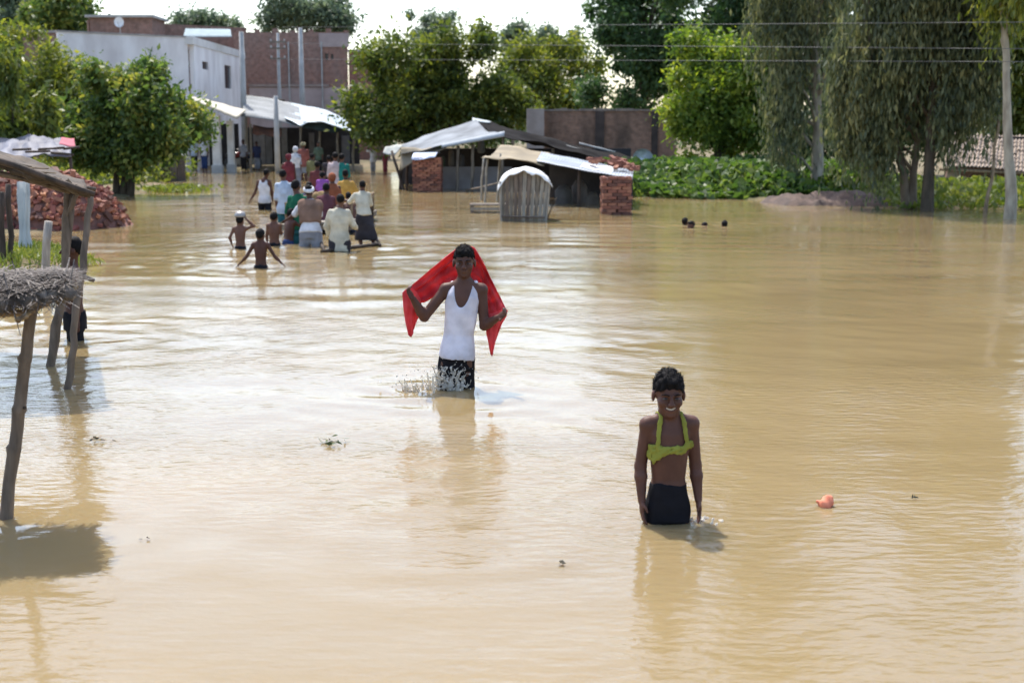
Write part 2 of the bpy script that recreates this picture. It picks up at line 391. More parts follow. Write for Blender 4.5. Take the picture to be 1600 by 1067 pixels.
# bow wave trailing the man to the left (he wades towards the camera and right)
fade = np.clip((24-np.abs(WX))/3, 0, 1)*np.clip((50-WY)/6, 0, 1); WZ *= fade
def water_mat():
    m = bpy.data.materials.new('muddy_water'); m.use_nodes = True; t = m.node_tree; N = t.nodes; L = t.links; b = N['Principled BSDF']
    b.inputs['Roughness'].default_value = .045; b.inputs['Subsurface Weight'].default_value = .75; b.inputs['Subsurface Radius'].default_value = (1.0, .75, .45); b.inputs['Subsurface Scale'].default_value = .16; b.inputs['IOR'].default_value = 1.33; b.inputs['Specular IOR Level'].default_value = .5
    tc = N.new('ShaderNodeTexCoord')
    mp = N.new('ShaderNodeMapping'); mp.inputs['Scale'].default_value = (.16, .3, 1); L.new(tc.outputs['Object'], mp.inputs[0])
    nz = N.new('ShaderNodeTexNoise'); nz.inputs['Scale'].default_value = 1.0; nz.inputs['Detail'].default_value = 5; nz.inputs['Distortion'].default_value = .8; L.new(mp.outputs[0], nz.inputs['Vector'])
    rp = N.new('ShaderNodeValToRGB'); e = rp.color_ramp.elements; e[0].position = .32; e[0].color = (.205,.150,.072,1); e[1].position = .7; e[1].color = (.285,.212,.108,1)
    L.new(nz.outputs['Fac'], rp.inputs[0]); L.new(rp.outputs[0], b.inputs['Base Color'])
    m1 = N.new('ShaderNodeMapping'); m1.inputs['Scale'].default_value = (.55, 1.25, 1); L.new(tc.outputs['Object'], m1.inputs[0])
    n1 = N.new('ShaderNodeTexNoise'); n1.inputs['Scale'].default_value = 13; n1.inputs['Detail'].default_value = 4; n1.inputs['Roughness'].default_value = .45; L.new(m1.outputs[0], n1.inputs['Vector'])
    m2 = N.new('ShaderNodeMapping'); m2.inputs['Scale'].default_value = (.25, .42, 1); m2.inputs['Location'].default_value = (3, 1, 0); L.new(tc.outputs['Object'], m2.inputs[0])
    n2 = N.new('ShaderNodeTexNoise'); n2.inputs['Scale'].default_value = 1.1; n2.inputs['Detail'].default_value = 3; L.new(m2.outputs[0], n2.inputs['Vector'])
    r2 = N.new('ShaderNodeMapRange'); r2.inputs['From Min'].default_value = .38; r2.inputs['From Max'].default_value = .66; r2.inputs['To Min'].default_value = .12; L.new(n2.outputs['Fac'], r2.inputs[0])
    mu = N.new('ShaderNodeMath'); mu.operation = 'MULTIPLY'; L.new(n1.outputs['Fac'], mu.inputs[0]); L.new(r2.outputs[0], mu.inputs[1])
    bp = N.new('ShaderNodeBump'); bp.inputs['Strength'].default_value = 1; bp.inputs['Distance'].default_value = .0095; L.new(mu.outputs[0], bp.inputs['Height']); L.new(bp.outputs[0], b.inputs['Normal'])
    return m
tag(link('water', grid_mesh('water', wx, wy, WZ), water_mat(), smooth=True), kind='structure')
# ================================================================== TREES
def leaf_mesh(C, D, Ln, Wd, name):
    """diamond leaves: C centres (N,3), D directions (N,3), lengths, widths"""
    n = len(C); D = D/(np.linalg.norm(D, axis=1, keepdims=True)+1e-9); R = RNG.normal(size=(n, 3)); S = np.cross(D, R); S /= np.linalg.norm(S, axis=1, keepdims=True)+1e-9
    N_ = np.cross(D, S); Ln = Ln[:, None]; Wd = Wd[:, None]
    V = np.stack([C-D*Ln*.5, C+S*Wd*.5-N_*Wd*.12-D*Ln*.05, C+D*Ln*.5, C-S*Wd*.5-N_*Wd*.12-D*Ln*.05], 1).reshape(-1, 3)
    return mesh_np(name, V, np.arange(4*n).reshape(-1, 4))
LF = 1.5
def tree(label, base_px, Y, blobs, nleaf, lsize, lm, tm, name='tree', cat='tree', group=None, trunk_r=.16, droop=0.0, narrow=.45, clump=.42, dens=1.0,
         lean=None, trunks=None, depth=.9, seed=0, fork=.45, shell=.5, zb=None):
    rg = np.random.default_rng(100+seed); random.seed(100+seed); nleaf = int(nleaf*LF) if droop < .6 else nleaf
    bx = PY(base_px[0], base_px[1], Y); s = SCL(Y); z0 = gz(bx.x, Y)-.15 if zb is None else zb
    base = Vector((bx.x, Y, z0)); root = empty(name, base, label, cat, group)
    # crown clumps spread through the blobs' volumes, denser outside
    W_ = np.array([b[2]*b[3] for b in blobs], float); W_ /= W_.sum(); CC = []; CR = []
    nc = max(10, int(sum(b[2]*b[3]*s*s for b in blobs)*7.5*dens/ (clump/.42)**2))
    for i in range(nc):
        b = blobs[rg.choice(len(blobs), p=W_)]; c = PY(b[0], b[1], Y); v = rg.normal(size=3); v /= np.linalg.norm(v); r = shell+(1-shell)*rg.random()**.6
        if rg.random() < .2: r *= rg.uniform(1.05, 1.3)
        dy = b[4] if len(b) > 4 else 0
        CC.append((c.x+v[0]*r*b[2]*s, c.y+dy+v[1]*r*b[2]*s*depth, c.z+v[2]*r*b[3]*s)); CR.append(clump*rg.uniform(.6, 1.5))
    CC = np.array(CC); CR = np.array(CR)
    keep = CC[:, 2] > .25; CC = CC[keep]; CR = CR[keep]
    k = rg.choice(len(CC), size=nleaf, p=CR**2/(CR**2).sum())
    off = rg.normal(size=(nleaf, 3))*.56; rad = CR[k][:, None]
    if droop: off[:, 2] *= 1+1.6*droop; off[:, :2] *= 1-.35*droop
    C = CC[k]+off*rad
    D = rg.normal(size=(nleaf, 3)); D[:, 2] -= droop*3.2+.25; D[:, :2] *= 1-.5*droop; D += off*.6*(1-droop)
    ln = lsize*rg.uniform(.45, 1.5, nleaf); C = C-np.array(base)
    me = leaf_mesh(C, D, ln, ln*narrow*rg.uniform(.75, 1.2, nleaf), 'crown'); link('crown', me, lm, root)
    # trunk with limbs reaching into the clumps
    mb = MB(base); top = CC[:, 2].max(); cx, cy = CC[:, 0].mean(), CC[:, 1].mean()
    paths = trunks or [[(base_px[0], base_px[1])]]
    for tr in paths:
        pts = []
        if len(tr) > 1:
            for q in tr: pts.append(PY(q[0], q[1], Y))
            pts[0].z = z0
        else:
            b0 = base.copy(); hz = top*.82+.0
            for i in range(7):
                t = i/6; pts.append(Vector((b0.x*(1-t*.75)+cx*t*.75+random.uniform(-.12, .12)*(t > 0)*min(1, top/8), Y+(cy-Y)*t*.6, z0+(hz-z0)*t)))
        n = len(pts); rs = [trunk_r*(1.15-.85*i/(n-1)) if i else trunk_r*1.35 for i in range(n)]
        # smooth the path
        fp = []; fr = []
        for i in range(n-1):
            for t in (0, .34, .67): fp.append(pts[i].lerp(pts[i+1], t)+Vector((random.uniform(-.03, .03), random.uniform(-.03, .03), 0))*(trunk_r/.16)); fr.append(rs[i]*(1-t)+rs[i+1]*t)
        fp.append(pts[-1]); fr.append(rs[-1]); mb.tube(fp, fr, 8, .08)
        order = rg.permutation(len(CC))[:int(min(len(CC), 34/len(paths)))]
        for j in order:
            e = Vector(CC[j]); hgt = z0+(e.z-z0)*rg.uniform(fork, .8)
            a = min(fp, key=lambda p: abs(p.z-hgt)); ia = fp.index(a); 
            mid = a.lerp(e, .5)+Vector((0, 0, .12*(e-a).length))
            r0 = min(fr[ia]*.55, .012+.03*(e-a).length); mb.tube([a, a.lerp(mid, .5)+Vector((rg.normal()*.05, 0, .03)), mid, mid.lerp(e, .6), e], [r0, r0*.85, r0*.65, r0*.4, r0*.15], 5, .1)
    mb.build('trunk', tm, root, smooth=True)
    return root
BARK_D = mat('dark_bark', (.10,.075,.05), (.05,.04,.028), scale=9, stretch=(1,1,.25), bump=.02)
BARK_P = mat('pale_bark', (.42,.37,.28), (.24,.20,.15), scale=7, stretch=(1,1,.3), bump=.01)
BARK_M = mat('mid_bark', (.22,.17,.12), (.12,.09,.065), scale=8, stretch=(1,1,.3), bump=.015)
L_MANGO = leaf_mat('mango_leaves', (0.046,0.084,0.027), (0.117,0.176,0.044), (0.318,0.301,0.072))
L_YEL = leaf_mat('yellowing_leaves', (.045,.072,.020), (.105,.140,.032), (.25,.26,.05))
L_NEEM = leaf_mat('neem_leaves', (0.072,0.130,0.030), (0.174,0.242,0.043), (0.348,0.373,0.064), trans=.45)
L_DARK = leaf_mat('dark_leaves', (0.029,0.065,0.026), (0.066,0.122,0.040), (0.135,0.194,0.066), trans=.3)
L_EUC = leaf_mat('drooping_leaves', (0.054,0.074,0.042), (0.118,0.137,0.062), (0.273,0.263,0.118), trans=.35)
L_FAR = leaf_mat('far_leaves', (0.073,0.108,0.070), (0.124,0.166,0.101), (0.190,0.230,0.125), trans=.35)  # pale greyed greens: distance haze is put into the leaf colour
L_RIGHT = leaf_mat('bright_leaves', (0.067,0.097,0.024), (0.151,0.181,0.036), (0.302,0.290,0.060), trans=.45)
tree('round leafy green tree with several stems at the flood edge', (190,303), 40.5,
     [(200,175,80,72),(142,200,48,52),(265,205,46,52),(188,118,48,38),(235,228,56,26),(118,215,34,34),(160,232,50,18)], 26000, .20, L_MANGO, BARK_D, trunk_r=.10, clump=.40,
     trunks=[[(180,303),(182,270),(170,220),(150,170)],[(192,303),(195,262),(200,210),(195,140)],[(203,302),(208,265),(225,225),(255,190)]], seed=1, name='mango_tree')
tree('dense bushy green tree beside the red brick house wall', (45,262), 57, [(40,105,70,66),(85,150,52,60),(0,170,60,60),(120,190,45,50),(60,210,60,30),(-40,120,60,80)], 20000, .22, L_RIGHT, BARK_M, seed=2, name='bushy_tree', clump=.5)
tree('small mango tree with drooping yellowish leaves behind the grey tarpaulin roof', (24,300), 37, [(18,150,34,40),(50,185,34,40),(0,205,34,30),(40,140,25,25)], 3600, .26, L_YEL, BARK_D, trunk_r=.06, droop=.35, narrow=.3, seed=3, name='mango_tree', clump=.35, dens=.7)
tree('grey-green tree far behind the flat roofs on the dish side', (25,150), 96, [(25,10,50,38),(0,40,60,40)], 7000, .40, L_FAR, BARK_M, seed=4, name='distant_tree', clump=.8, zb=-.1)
tree('dark green tree top rising between the brick wall and the dish', (105,150), 90, [(105,18,46,34),(80,40,40,30),(135,45,26,22)], 7000, .38, L_MANGO, BARK_M, seed=5, name='distant_tree', clump=.8, zb=-.1)
tree('large spreading tree with yellowing leaves behind the tarpaulin hut', (680,270), 63,
     [(660,140,88,66),(592,165,52,52),(730,150,68,62),(622,92,58,34),(705,80,50,30),(780,178,40,38),(563,195,30,32),(650,195,90,35),(600,60,30,18),(755,62,22,22)], 30000, .26, L_YEL, BARK_D, trunk_r=.25, seed=6, name='spreading_tree', clump=.6)
tree('pale yellow-green tree standing behind the stained brick wall', (870,200), 84, [(830,118,48,42),(888,112,60,44),(932,140,34,42),(860,150,70,30)], 12000, .30, L_RIGHT, BARK_M, seed=7, name='yellow_green_tree', clump=.65, zb=-.1)
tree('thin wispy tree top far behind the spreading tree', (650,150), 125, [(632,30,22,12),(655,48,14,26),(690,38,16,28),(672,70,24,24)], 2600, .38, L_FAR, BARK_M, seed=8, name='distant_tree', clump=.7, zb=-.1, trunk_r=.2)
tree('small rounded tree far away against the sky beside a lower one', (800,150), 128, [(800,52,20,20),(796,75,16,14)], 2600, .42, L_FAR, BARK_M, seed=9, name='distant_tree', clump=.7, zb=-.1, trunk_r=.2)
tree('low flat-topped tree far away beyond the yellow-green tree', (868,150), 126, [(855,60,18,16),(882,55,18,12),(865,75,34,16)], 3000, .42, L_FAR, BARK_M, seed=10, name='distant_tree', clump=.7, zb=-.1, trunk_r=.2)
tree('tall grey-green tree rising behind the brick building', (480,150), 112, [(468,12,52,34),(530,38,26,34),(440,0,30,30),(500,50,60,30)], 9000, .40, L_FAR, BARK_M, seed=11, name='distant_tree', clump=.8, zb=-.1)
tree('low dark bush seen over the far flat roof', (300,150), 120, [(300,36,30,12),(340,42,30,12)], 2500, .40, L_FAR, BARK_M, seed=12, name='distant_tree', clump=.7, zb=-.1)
tree('dark dense tree behind the stained brick wall', (1000,200), 76, [(990,125,58,52),(1000,40,70,50),(1052,85,48,60),(955,15,36,26),(1010,-40,70,50),(930,150,30,30),(1060,20,50,50)], 22000, .30, L_DARK, BARK_D, seed=13, name='dark_tree', clump=.65, zb=-.1)
tree('bright green neem tree standing over the broad-leaved plants', (1120,275), 51, [(1110,90,58,42),(1088,160,48,58),(1130,185,60,58),(1075,222,36,34),(1165,130,46,58),(1112,240,56,22),(1180,200,36,50)], 30000, .20, L_NEEM, BARK_D, trunk_r=.2, seed=14, name='neem_tree', clump=.48)
G_E = None
tree('very tall drooping tree with a pale trunk rising from the earth mound', (1279,306), 40, [(1258,150,64,66),(1226,205,44,56),(1292,85,62,84),(1262,-50,86,105),(1250,-230,95,120),(1235,-420,85,120),(1230,-600,70,110),(1215,80,50,70)],
     42000, .21, L_EUC, BARK_P, trunk_r=.16, droop=.75, narrow=.28, seed=15, name='drooping_tree', clump=.5, trunks=[[(1279,306),(1277,200),(1274,80),(1270,-80),(1262,-260),(1250,-500)]], fork=.5, zb=-.2)
tree('leaning forked tree with drooping foliage and bare forked foot at the waterline', (1424,328), 33.5, [(1372,150,62,76),(1385,40,74,84),(1385,-90,74,80),(1345,205,40,40)],
     34000, .19, L_EUC, BARK_M, trunk_r=.11, droop=.75, narrow=.28, seed=16, name='drooping_tree', clump=.45, trunks=[[(1420,330),(1412,270),(1392,200),(1365,110),(1350,0),(1350,-110)],[(1424,330),(1428,270),(1436,200),(1440,120)]], fork=.5, zb=-.5)
tree('tall dark-trunked drooping tree standing beside the leaning forked one', (1452,331), 32.6, [(1462,150,54,76),(1452,55,66,80),(1476,-60,76,105),(1484,-200,60,80),(1505,105,44,88)],
     36000, .19, L_EUC, BARK_D, trunk_r=.13, droop=.8, narrow=.28, seed=17, name='drooping_tree', clump=.45, trunks=[[(1448,331),(1452,260),(1458,150),(1460,0),(1470,-120),(1480,-230)]], fork=.5, zb=-.5)
tree('slender tree with a long bare pale trunk in front of the tiled hut', (1580,342), 29.6, [(1585,-60,60,60),(1575,-160,60,60)], 14000, .19, L_RIGHT, BARK_P, trunk_r=.12, droop=.5, narrow=.32, seed=18, name='slender_tree', clump=.45,
     trunks=[[(1582,342),(1578,280),(1573,180),(1572,90),(1566,-30),(1560,-200)]], fork=.75, zb=-.5)
tree('yellow-green leafy tree spreading behind the tiled hut', (1560,260), 54, [(1560,110,58,84),(1528,170,52,52),(1592,190,52,50),(1505,60,54,66),(1595,30,64,56),(1640,110,70,100),(1540,-60,90,70)], 24000, .24, L_RIGHT, BARK_M, seed=19, name='leafy_tree', clump=.55, zb=-.1)
tree('dark tree behind the pale-trunked drooping tree', (1210,255), 60, [(1190,40,76,56),(1220,-45,90,80),(1180,-160,90,90),(1150,-300,80,80),(1230,130,50,60),(1110,15,70,45),(1090,-60,80,60),(1150,70,50,40)], 24000, .28, L_DARK, BARK_D, seed=20, name='dark_tree', clump=.6, zb=-.1)
tree('dark tree filling the gap behind the leaning forked tree', (1350,262), 56, [(1330,130,92,96),(1345,20,86,80),(1400,100,70,90),(1320,215,80,45),(1430,190,70,60)], 26000, .26, L_DARK, BARK_D, seed=21, name='dark_tree', clump=.6, zb=-.1)
# far wood: one mass along the horizon
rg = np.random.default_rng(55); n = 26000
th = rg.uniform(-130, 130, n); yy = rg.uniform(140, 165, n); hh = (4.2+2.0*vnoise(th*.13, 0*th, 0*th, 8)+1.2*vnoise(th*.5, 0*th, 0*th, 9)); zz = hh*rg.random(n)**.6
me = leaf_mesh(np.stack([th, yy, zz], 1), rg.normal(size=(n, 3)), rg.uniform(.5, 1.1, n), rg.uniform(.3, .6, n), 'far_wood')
tag(link('far_wood', me, L_FAR), 'belt of distant trees along the horizon with haze put into the leaf colour', 'woodland', kind='stuff')
# --- broad-leaved plant bed
def ground_cover(name, label, cat, pts, lsize, lm, up, narrow=.6):
    pts = np.array(pts); n = len(pts); D = RNG.normal(size=(n, 3)); D[:, 2] = np.abs(D[:, 2])*up+.2; ln = lsize*RNG.uniform(.6, 1.3, n)
    o = link(name, leaf_mesh(pts, D, ln, ln*narrow, name), lm); return tag(o, label, cat, kind='stuff')
L_BROAD = leaf_mat('broad_leaves', (0.041,0.079,0.021), (0.087,0.144,0.032), (0.174,0.223,0.057), trans=.4, spec=.4)
L_GRASS = leaf_mat('grass_blades', (0.070,0.102,0.017), (0.139,0.177,0.034), (0.255,0.260,0.069), trans=.35)
pts = []
while len(pts) < 11500:
    x, y = RNG.uniform(3.0, 12.0), RNG.uniform(37.6, 50); 
    e = 39.0-max(0, min(1, (x-4.5)/3))*1.3 + .3*math.sin(x*2)+.2*math.sin(x*5.3)+max(0, (x-8.6))*.3
    if y < e: continue
    h = min(1.0, .25+(y-e)*.45)*(.75+.3*math.sin(x*1.7+y)); pts.append((x, y, max(.02, gz(x, y)*0+h*RNG.random()**.5)))
ground_cover('leafy_plants', 'thick bed of broad-leaved green plants along the far bank', 'plants', pts, .30, L_BROAD, .5, .75)
pts = [(RNG.uniform(10.0, 26), RNG.uniform(33.0, 41), 0) for _ in range(8500)]; pts = [(x, y, .05+RNG.random()*.55*min(1, .15+(y-33.0)*.3)) for x, y, _ in pts]
ground_cover('leafy_plants', 'low green weeds growing under the drooping trees and before the tiled hut', 'plants', pts, .24, L_GRASS, 1.0, .5)
pts = []
while len(pts) < 9000:
    x, y = RNG.uniform(-13, -5.6), RNG.uniform(17.2, 22)
    g = gz(x, y)
    if g > -.05: pts.append((x, y, g+.06+RNG.random()*.07))
ground_cover('grass', 'bright green grass on the bank behind the flooded stalls', 'grass', pts, .18, L_GRASS, 2.0, .12)
pts = [(P(275,299).x+RNG.normal()*.55, P(275,299).y+RNG.normal()*.8, .03+RNG.random()*.16) for _ in range(700)]
ground_cover('floating_weeds', 'small green clump of weeds poking out of the flood beside the round tree', 'plants', pts, .2, L_GRASS, .8, .4)
pts = [(RNG.uniform(-19, -13.5), RNG.uniform(46, 56), .05+RNG.random()**1.5*.9) for _ in range(5000)]
ground_cover('shrubs', 'low green shrubs behind the foot of the round tree', 'plants', pts, .22, L_RIGHT, .6, .5)
# --- earth mound
mx_ = axis((5.6,11.6,.15)); my_ = axis((33.4,38.0,.15)); MX, MY = np.meshgrid(mx_, my_)
MZ = -.35+.52*np.exp(-((MX-7.9)/1.3)**2-((MY-36)/1.1)**2)+.55*np.exp(-((MX-9.6)/1.4)**2-((MY-35.4)/1.0)**2)+.16*vnoise(MX*2.2, MY*2.2, 0*MX, 3)+.09*vnoise(MX*6, MY*6, 0*MX, 4)
tag(link('earth_mound', grid_mesh('earth_mound', mx_, my_, MZ), mat('mound_earth', (.13,.085,.065), (.06,.042,.035), scale=3, bump=.04, bscale=10), smooth=True), kind='structure')
# ================================================================== BUILDINGS
WHITE = mat('weathered_whitewash', (.84,.79,.77), (.66,.60,.58), scale=1.0, stretch=(1.2,1.2,.5), bump=.006, bscale=8, c3=(.86,.82,.80))
PINK = mat('pinkish_limewash', (.72,.60,.58), (.64,.53,.52), scale=1.0, stretch=(1,1,.4), bump=.004)
CONC = mat('grey_concrete', (.45,.44,.42), (.34,.33,.31), scale=2, bump=.006)
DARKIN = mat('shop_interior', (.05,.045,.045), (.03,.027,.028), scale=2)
PANE = mat('dark_pane', (.02,.02,.025), (.015,.015,.02), rough=.2, spec=.5)
BRK_A = brick_mat('old_red_brick', (.45,.215,.15), (.36,.175,.13), (.36,.28,.24), stain=(.32,.24,.205), stain_amt=.6)
BRK_B = brick_mat('stained_brick', (.40,.235,.165), (.31,.185,.135), (.30,.225,.18), stain=(.11,.085,.07), stain_amt=.8)
BRK_C = brick_mat('brown_brick', (.38,.20,.16), (.30,.165,.13), (.3,.24,.2), stain=(.22,.16,.135), stain_amt=.5)
WOOD_G = mat('grey_weathered_wood', (.26,.22,.17), (.13,.105,.08), scale=6, stretch=(3,3,.5), bump=.006, bscale=20)
WOOD_D = mat('dark_wet_wood', (.085,.06,.045), (.04,.03,.022), scale=7, stretch=(2,2,.4), bump=.008, bscale=20)
BAMBOO = mat('bamboo_pole', (.30,.22,.13), (.15,.105,.065), scale=8, stretch=(2,2,.5), bump=.005, bscale=25)
def wall(name, A, B, z0, z1, th, m, parent, org, openings=()):
    ux, uy = B[0]-A[0], B[1]-A[1]; L = math.hypot(ux, uy); ux /= L; uy /= L; nx, ny = -uy, ux
    if ny < 0: nx, ny = -nx, -ny
    ss = sorted({0, L, *[o[0] for o in openings], *[o[1] for o in openings]}); zs = sorted({z0, z1, *[o[2] for o in openings], *[o[3] for o in openings]})
    mb = MB(org)
    for s0, s1 in zip(ss, ss[1:]):
        for a, b in zip(zs, zs[1:]):
            cs, cz = (s0+s1)/2, (a+b)/2
            if any(o[0] < cs < o[1] and o[2] < cz < o[3] for o in openings): continue
            V = [(A[0]+ux*s+nx*t, A[1]+uy*s+ny*t, z) for z in (a, b) for s, t in ((s0,0),(s1,0),(s1,th),(s0,th))]
            mb.add(V, [(3,2,1,0),(4,5,6,7),(0,1,5,4),(1,2,6,5),(2,3,7,6),(3,0,4,7)])
    return mb.build(name, m, parent)
def on_wall(name, A, B, s0, s1, z0, z1, t0, t1, m, parent, org):
    """box on a wall: t<0 stands proud towards the camera"""
    ux, uy = B[0]-A[0], B[1]-A[1]; L = math.hypot(ux, uy); ux /= L; uy /= L; nx, ny = -uy, ux
    if ny < 0: nx, ny = -nx, -ny
    mb = MB(org); V = [(A[0]+ux*s+nx*t, A[1]+uy*s+ny*t, z) for z in (z0, z1) for s, t in ((s0,t0),(s1,t0),(s1,t1),(s0,t1))]
    mb.add(V, [(3,2,1,0),(4,5,6,7),(0,1,5,4),(1,2,6,5),(2,3,7,6),(3,0,4,7)]); return mb.build(name, m, parent)
# --- white two-storey house
A = PY(102,262,64); B = PY(301,262,68); C = PY(381,262,81); ztop = PY(102,50,64).z
A, B, C = A.to_2d(), B.to_2d(), C.to_2d()
hs = empty('white_house', (A.x, A.y, 0), 'whitewashed two-storey house with a plain wall and pink-tinted street side', 'house'); org = hs.location.copy()
wall('wall', A, B, -.4, ztop, .25, WHITE, hs, org)
def W2(x0, x1, y0, y1): 
    s0, za = PW(x0, y1, B, C); s1, zb = PW(x1, y0, B, C); return (s0, s1, za, zb)
zt2 = PW(303, 62, B, C)[1]
op = [W2(309,318,98,108), W2(345,354,104,138)]
B2 = B+(C-B).normalized()*.255
dB = (B2-B).length
wall('street_wall', B2, C, -.4, zt2-.35, .25, WHITE, hs, org, [(a-dB, b-dB, c, d) for a, b, c, d in op])
for a, b, c, d in op:
    w = on_wall('window', B, C, a, b, c, d, .12, .16, PANE, hs, org)
s, z = PW(303, 97, B, C); Lbc = (C-B).length
on_wall('upper_band', B, C, .26, Lbc*.93, z, zt2-.36, -.02, 0.0-.002, PINK, hs, org)
on_wall('parapet_slab', B, C, -.1, Lbc+.1, zt2-.35, zt2+.05, -.45, .3, mat('pale_plaster', (.70,.66,.62), (.60,.56,.53), scale=1.5), hs, org)
on_wall('sunshade', B, C, .3, Lbc*.95, z-.16, z-.04, -.5, -.02, CONC, hs, org)
q = W2(327,338,98,158); on_wall('door_panel', B, C, *q, -.06, -.003, mat('faded_maroon', (.22,.12,.12), (.17,.09,.09), scale=4), hs, org)
q = W2(341,360,100,158); on_wall('window_surround', B, C, q[0], op[1][0]-.05, q[2], q[3], -.05, -.003, mat('pale_plaster', (.7,.66,.62)), hs, org)
on_wall('floor_slab', B, C, -.05, Lbc, PW(303,164,B,C)[1], PW(303,160,B,C)[1], -.35, -.003, CONC, hs, org)
for q in ((124,172), (206,214)):
    pass
rf = MB(org); rf.add([(A.x, A.y+.26, ztop-.5), (B.x, B.y+.26, ztop-.6), (C.x-.3, C.y, zt2-.4), (A.x, A.y+14, ztop-.5)], [(0,1,2,3)]); rf.build('roof', CONC, hs)
on_wall('coping', A, B, -.06, (B-A).length, ztop+.003, ztop+.07, -.05, .3, mat('stained_coping', (.42,.38,.36), (.25,.22,.21), scale=2), hs, org)
# sheet-roofed pale shed on the roof
p = [PY(286,58,70), PY(362,58,74)]; q = [PY(290,45,75), PY(360,46,79)]
o = patch('roof_sheet', p, q, mat('pale_blue_sheet', (.26,.33,.35), (.20,.26,.28), scale=3), nu=60, nv=4, corr=.03, corrn=20, thick=.01, parent=hs, org=tuple(org))
# satellite dish on far roof, far roofs
fr = empty('brick_house', PY(150,262,80).to_2d().to_3d(), 'flat-roofed brown brick house behind the whitewashed one', 'house'); A2, B2_ = PY(150,262,80).to_2d(), PY(392,262,86).to_2d()
wall('wall', A2, B2_, -.4, PY(300,38,83).z, .3, BRK_C, fr, fr.location.copy())
A3 = PY(152,262,79.4).to_2d(); B3 = PY(247,262,79.4).to_2d(); on_wall('stair_head', A3, B3, 0, (B3-A3).length, PY(200,50,79.4).z-1.5, PY(200,28,79.4).z, 0, 3, BRK_C, fr, fr.location.copy())
on_wall('stair_roof', A3, B3, -.2, (B3-A3).length+.2, PY(200,28,79.4).z+.002, PY(200,25,79.4).z+.03, -.3, 3.2, CONC, fr, fr.location.copy())
d0 = PY(186,35,78.2); ds = empty('satellite_dish', (d0.x, d0.y, ztop-.5), 'round white satellite dish on the flat roof', 'dish'); mb = MB(ds.location)
V = [d0+Vector((0,.08,0))]; F = []
n = 18
for r_, dy in ((.17,.05),(.29,-.02)):
    for k in range(n): V.append(d0+Vector((r_*math.cos(k*2*math.pi/n), dy, r_*1.05*math.sin(k*2*math.pi/n))))
for k in range(n): F.append((0, 1+(k+1) % n, 1+k)); F.append((1+k, 1+(k+1) % n, 1+n+(k+1) % n, 1+n+k))
mb.add(V, F); mb.build('reflector', mat('dish_white', (.8,.8,.8), (.74,.74,.74)), ds, smooth=True)
MB(ds.location).tube([d0+Vector((0,.1,0)), d0+Vector((0,.15,-.3)), Vector((d0.x, d0.y+.15, ztop-.5))], .03, 6).build('mast', CONC, ds)
MB(ds.location).tube([d0+Vector((0,0,-.28)), d0+Vector((.0,-.3,0))], .015, 5).build('feed_arm', CONC, ds)
# red brick house at far left
A4, B4 = PY(48,262,70).to_2d(), PY(104,262,70).to_2d(); lb = empty('brick_house', (A4.x, A4.y, 0), 'dark red brick house wall joining the whitewashed house', 'house')
wall('wall', A4, B4, -.4, PY(60,52,70).z, .3, BRK_C, lb, lb.location.copy())
on_wall('coping', A4, B4, -.1, (B4-A4).length-.02, PY(60,52,70).z+.003, PY(60,48,70).z, -.1, .4, mat('stained_coping', (.3,.3,.3)), lb, lb.location.copy())
# --- big brick building
A5, B5 = PY(372,258,84).to_2d(), PY(546,258,84).to_2d(); bb = empty('brick_building', (A5.x, A5.y, 0), 'big unplastered red brick building behind the market canopy', 'building'); ob = bb.location.copy(); L5 = (B5-A5).length
def W5(x0, x1, y0, y1): a, zb = PW(x0, y0, A5, B5); b, za = PW(x1, y1, A5, B5); return (a, b, za, zb)
z5 = PW(450, 51, A5, B5)[1]
wall('wall', A5, B5, -.4, z5, .3, BRK_A, bb, ob, [W5(508,513,84,94), W5(517,521,85,93)])
for a in ((508,513,84,94),(517,521,85,93)): on_wall('window', A5, B5, *W5(*a), .15, .2, PANE, bb, ob)
on_wall('ledge', A5, B5, W5(385,386,0,1)[0], L5-1.2, PW(450,136,A5,B5)[1], PW(450,132,A5,B5)[1], -.15, -.003, mat('ledge_plaster', (.34,.26,.22), (.25,.19,.16)), bb, ob)
on_wall('lower_plaster', A5, B5, W5(385,386,0,1)[0], L5-.3, -.3, PW(450,137,A5,B5)[1], -.06, -.003, mat('dull_pink_plaster', (.44,.34,.315), (.35,.27,.25), scale=1.2), bb, ob)
on_wall('parapet_panel', A5, B5, W5(497,498,0,1)[0], W5(544,545,0,1)[0], PW(500,74,A5,B5)[1], z5-.05, -.08, -.003, mat('dull_pink_plaster', (.3,.2,.18)), bb, ob)
for x in (448, 500): on_wall('drain_pipe', A5, B5, W5(x,x+2,0,1)[0], W5(x,x+2,0,1)[1], 0, z5-.6, -.16, -.062, CONC, bb, ob)
for k in range(7): 
    s_ = .2+k*(L5-.4)/6; on_wall('parapet_pier', A5, B5, s_, s_+.3, z5+.003, z5+.12+.06*(k % 3), -.02, .25, BRK_A, bb, ob)
A6, B6 = PY(548,258,88).to_2d(), PY(610,258,88).to_2d(); b6 = empty('brick_building', (A6.x, A6.y, 0), 'lower brown brick house partly hidden behind the spreading tree', 'building')
wall('wall', A6, B6, -.4, PY(560,82,88).z, .3, BRK_C, b6, b6.location.copy())
on_wall('window', A6, B6, .6, 1.3, 3.2, 4.6, -.04, -.003, PANE, b6, b6.location.copy())
on_wall('coping', A6, B6, -.05, (B6-A6).length+.1, PY(560,82,88).z+.003, PY(560,78,88).z, -.2, .4, CONC, b6, b6.location.copy())
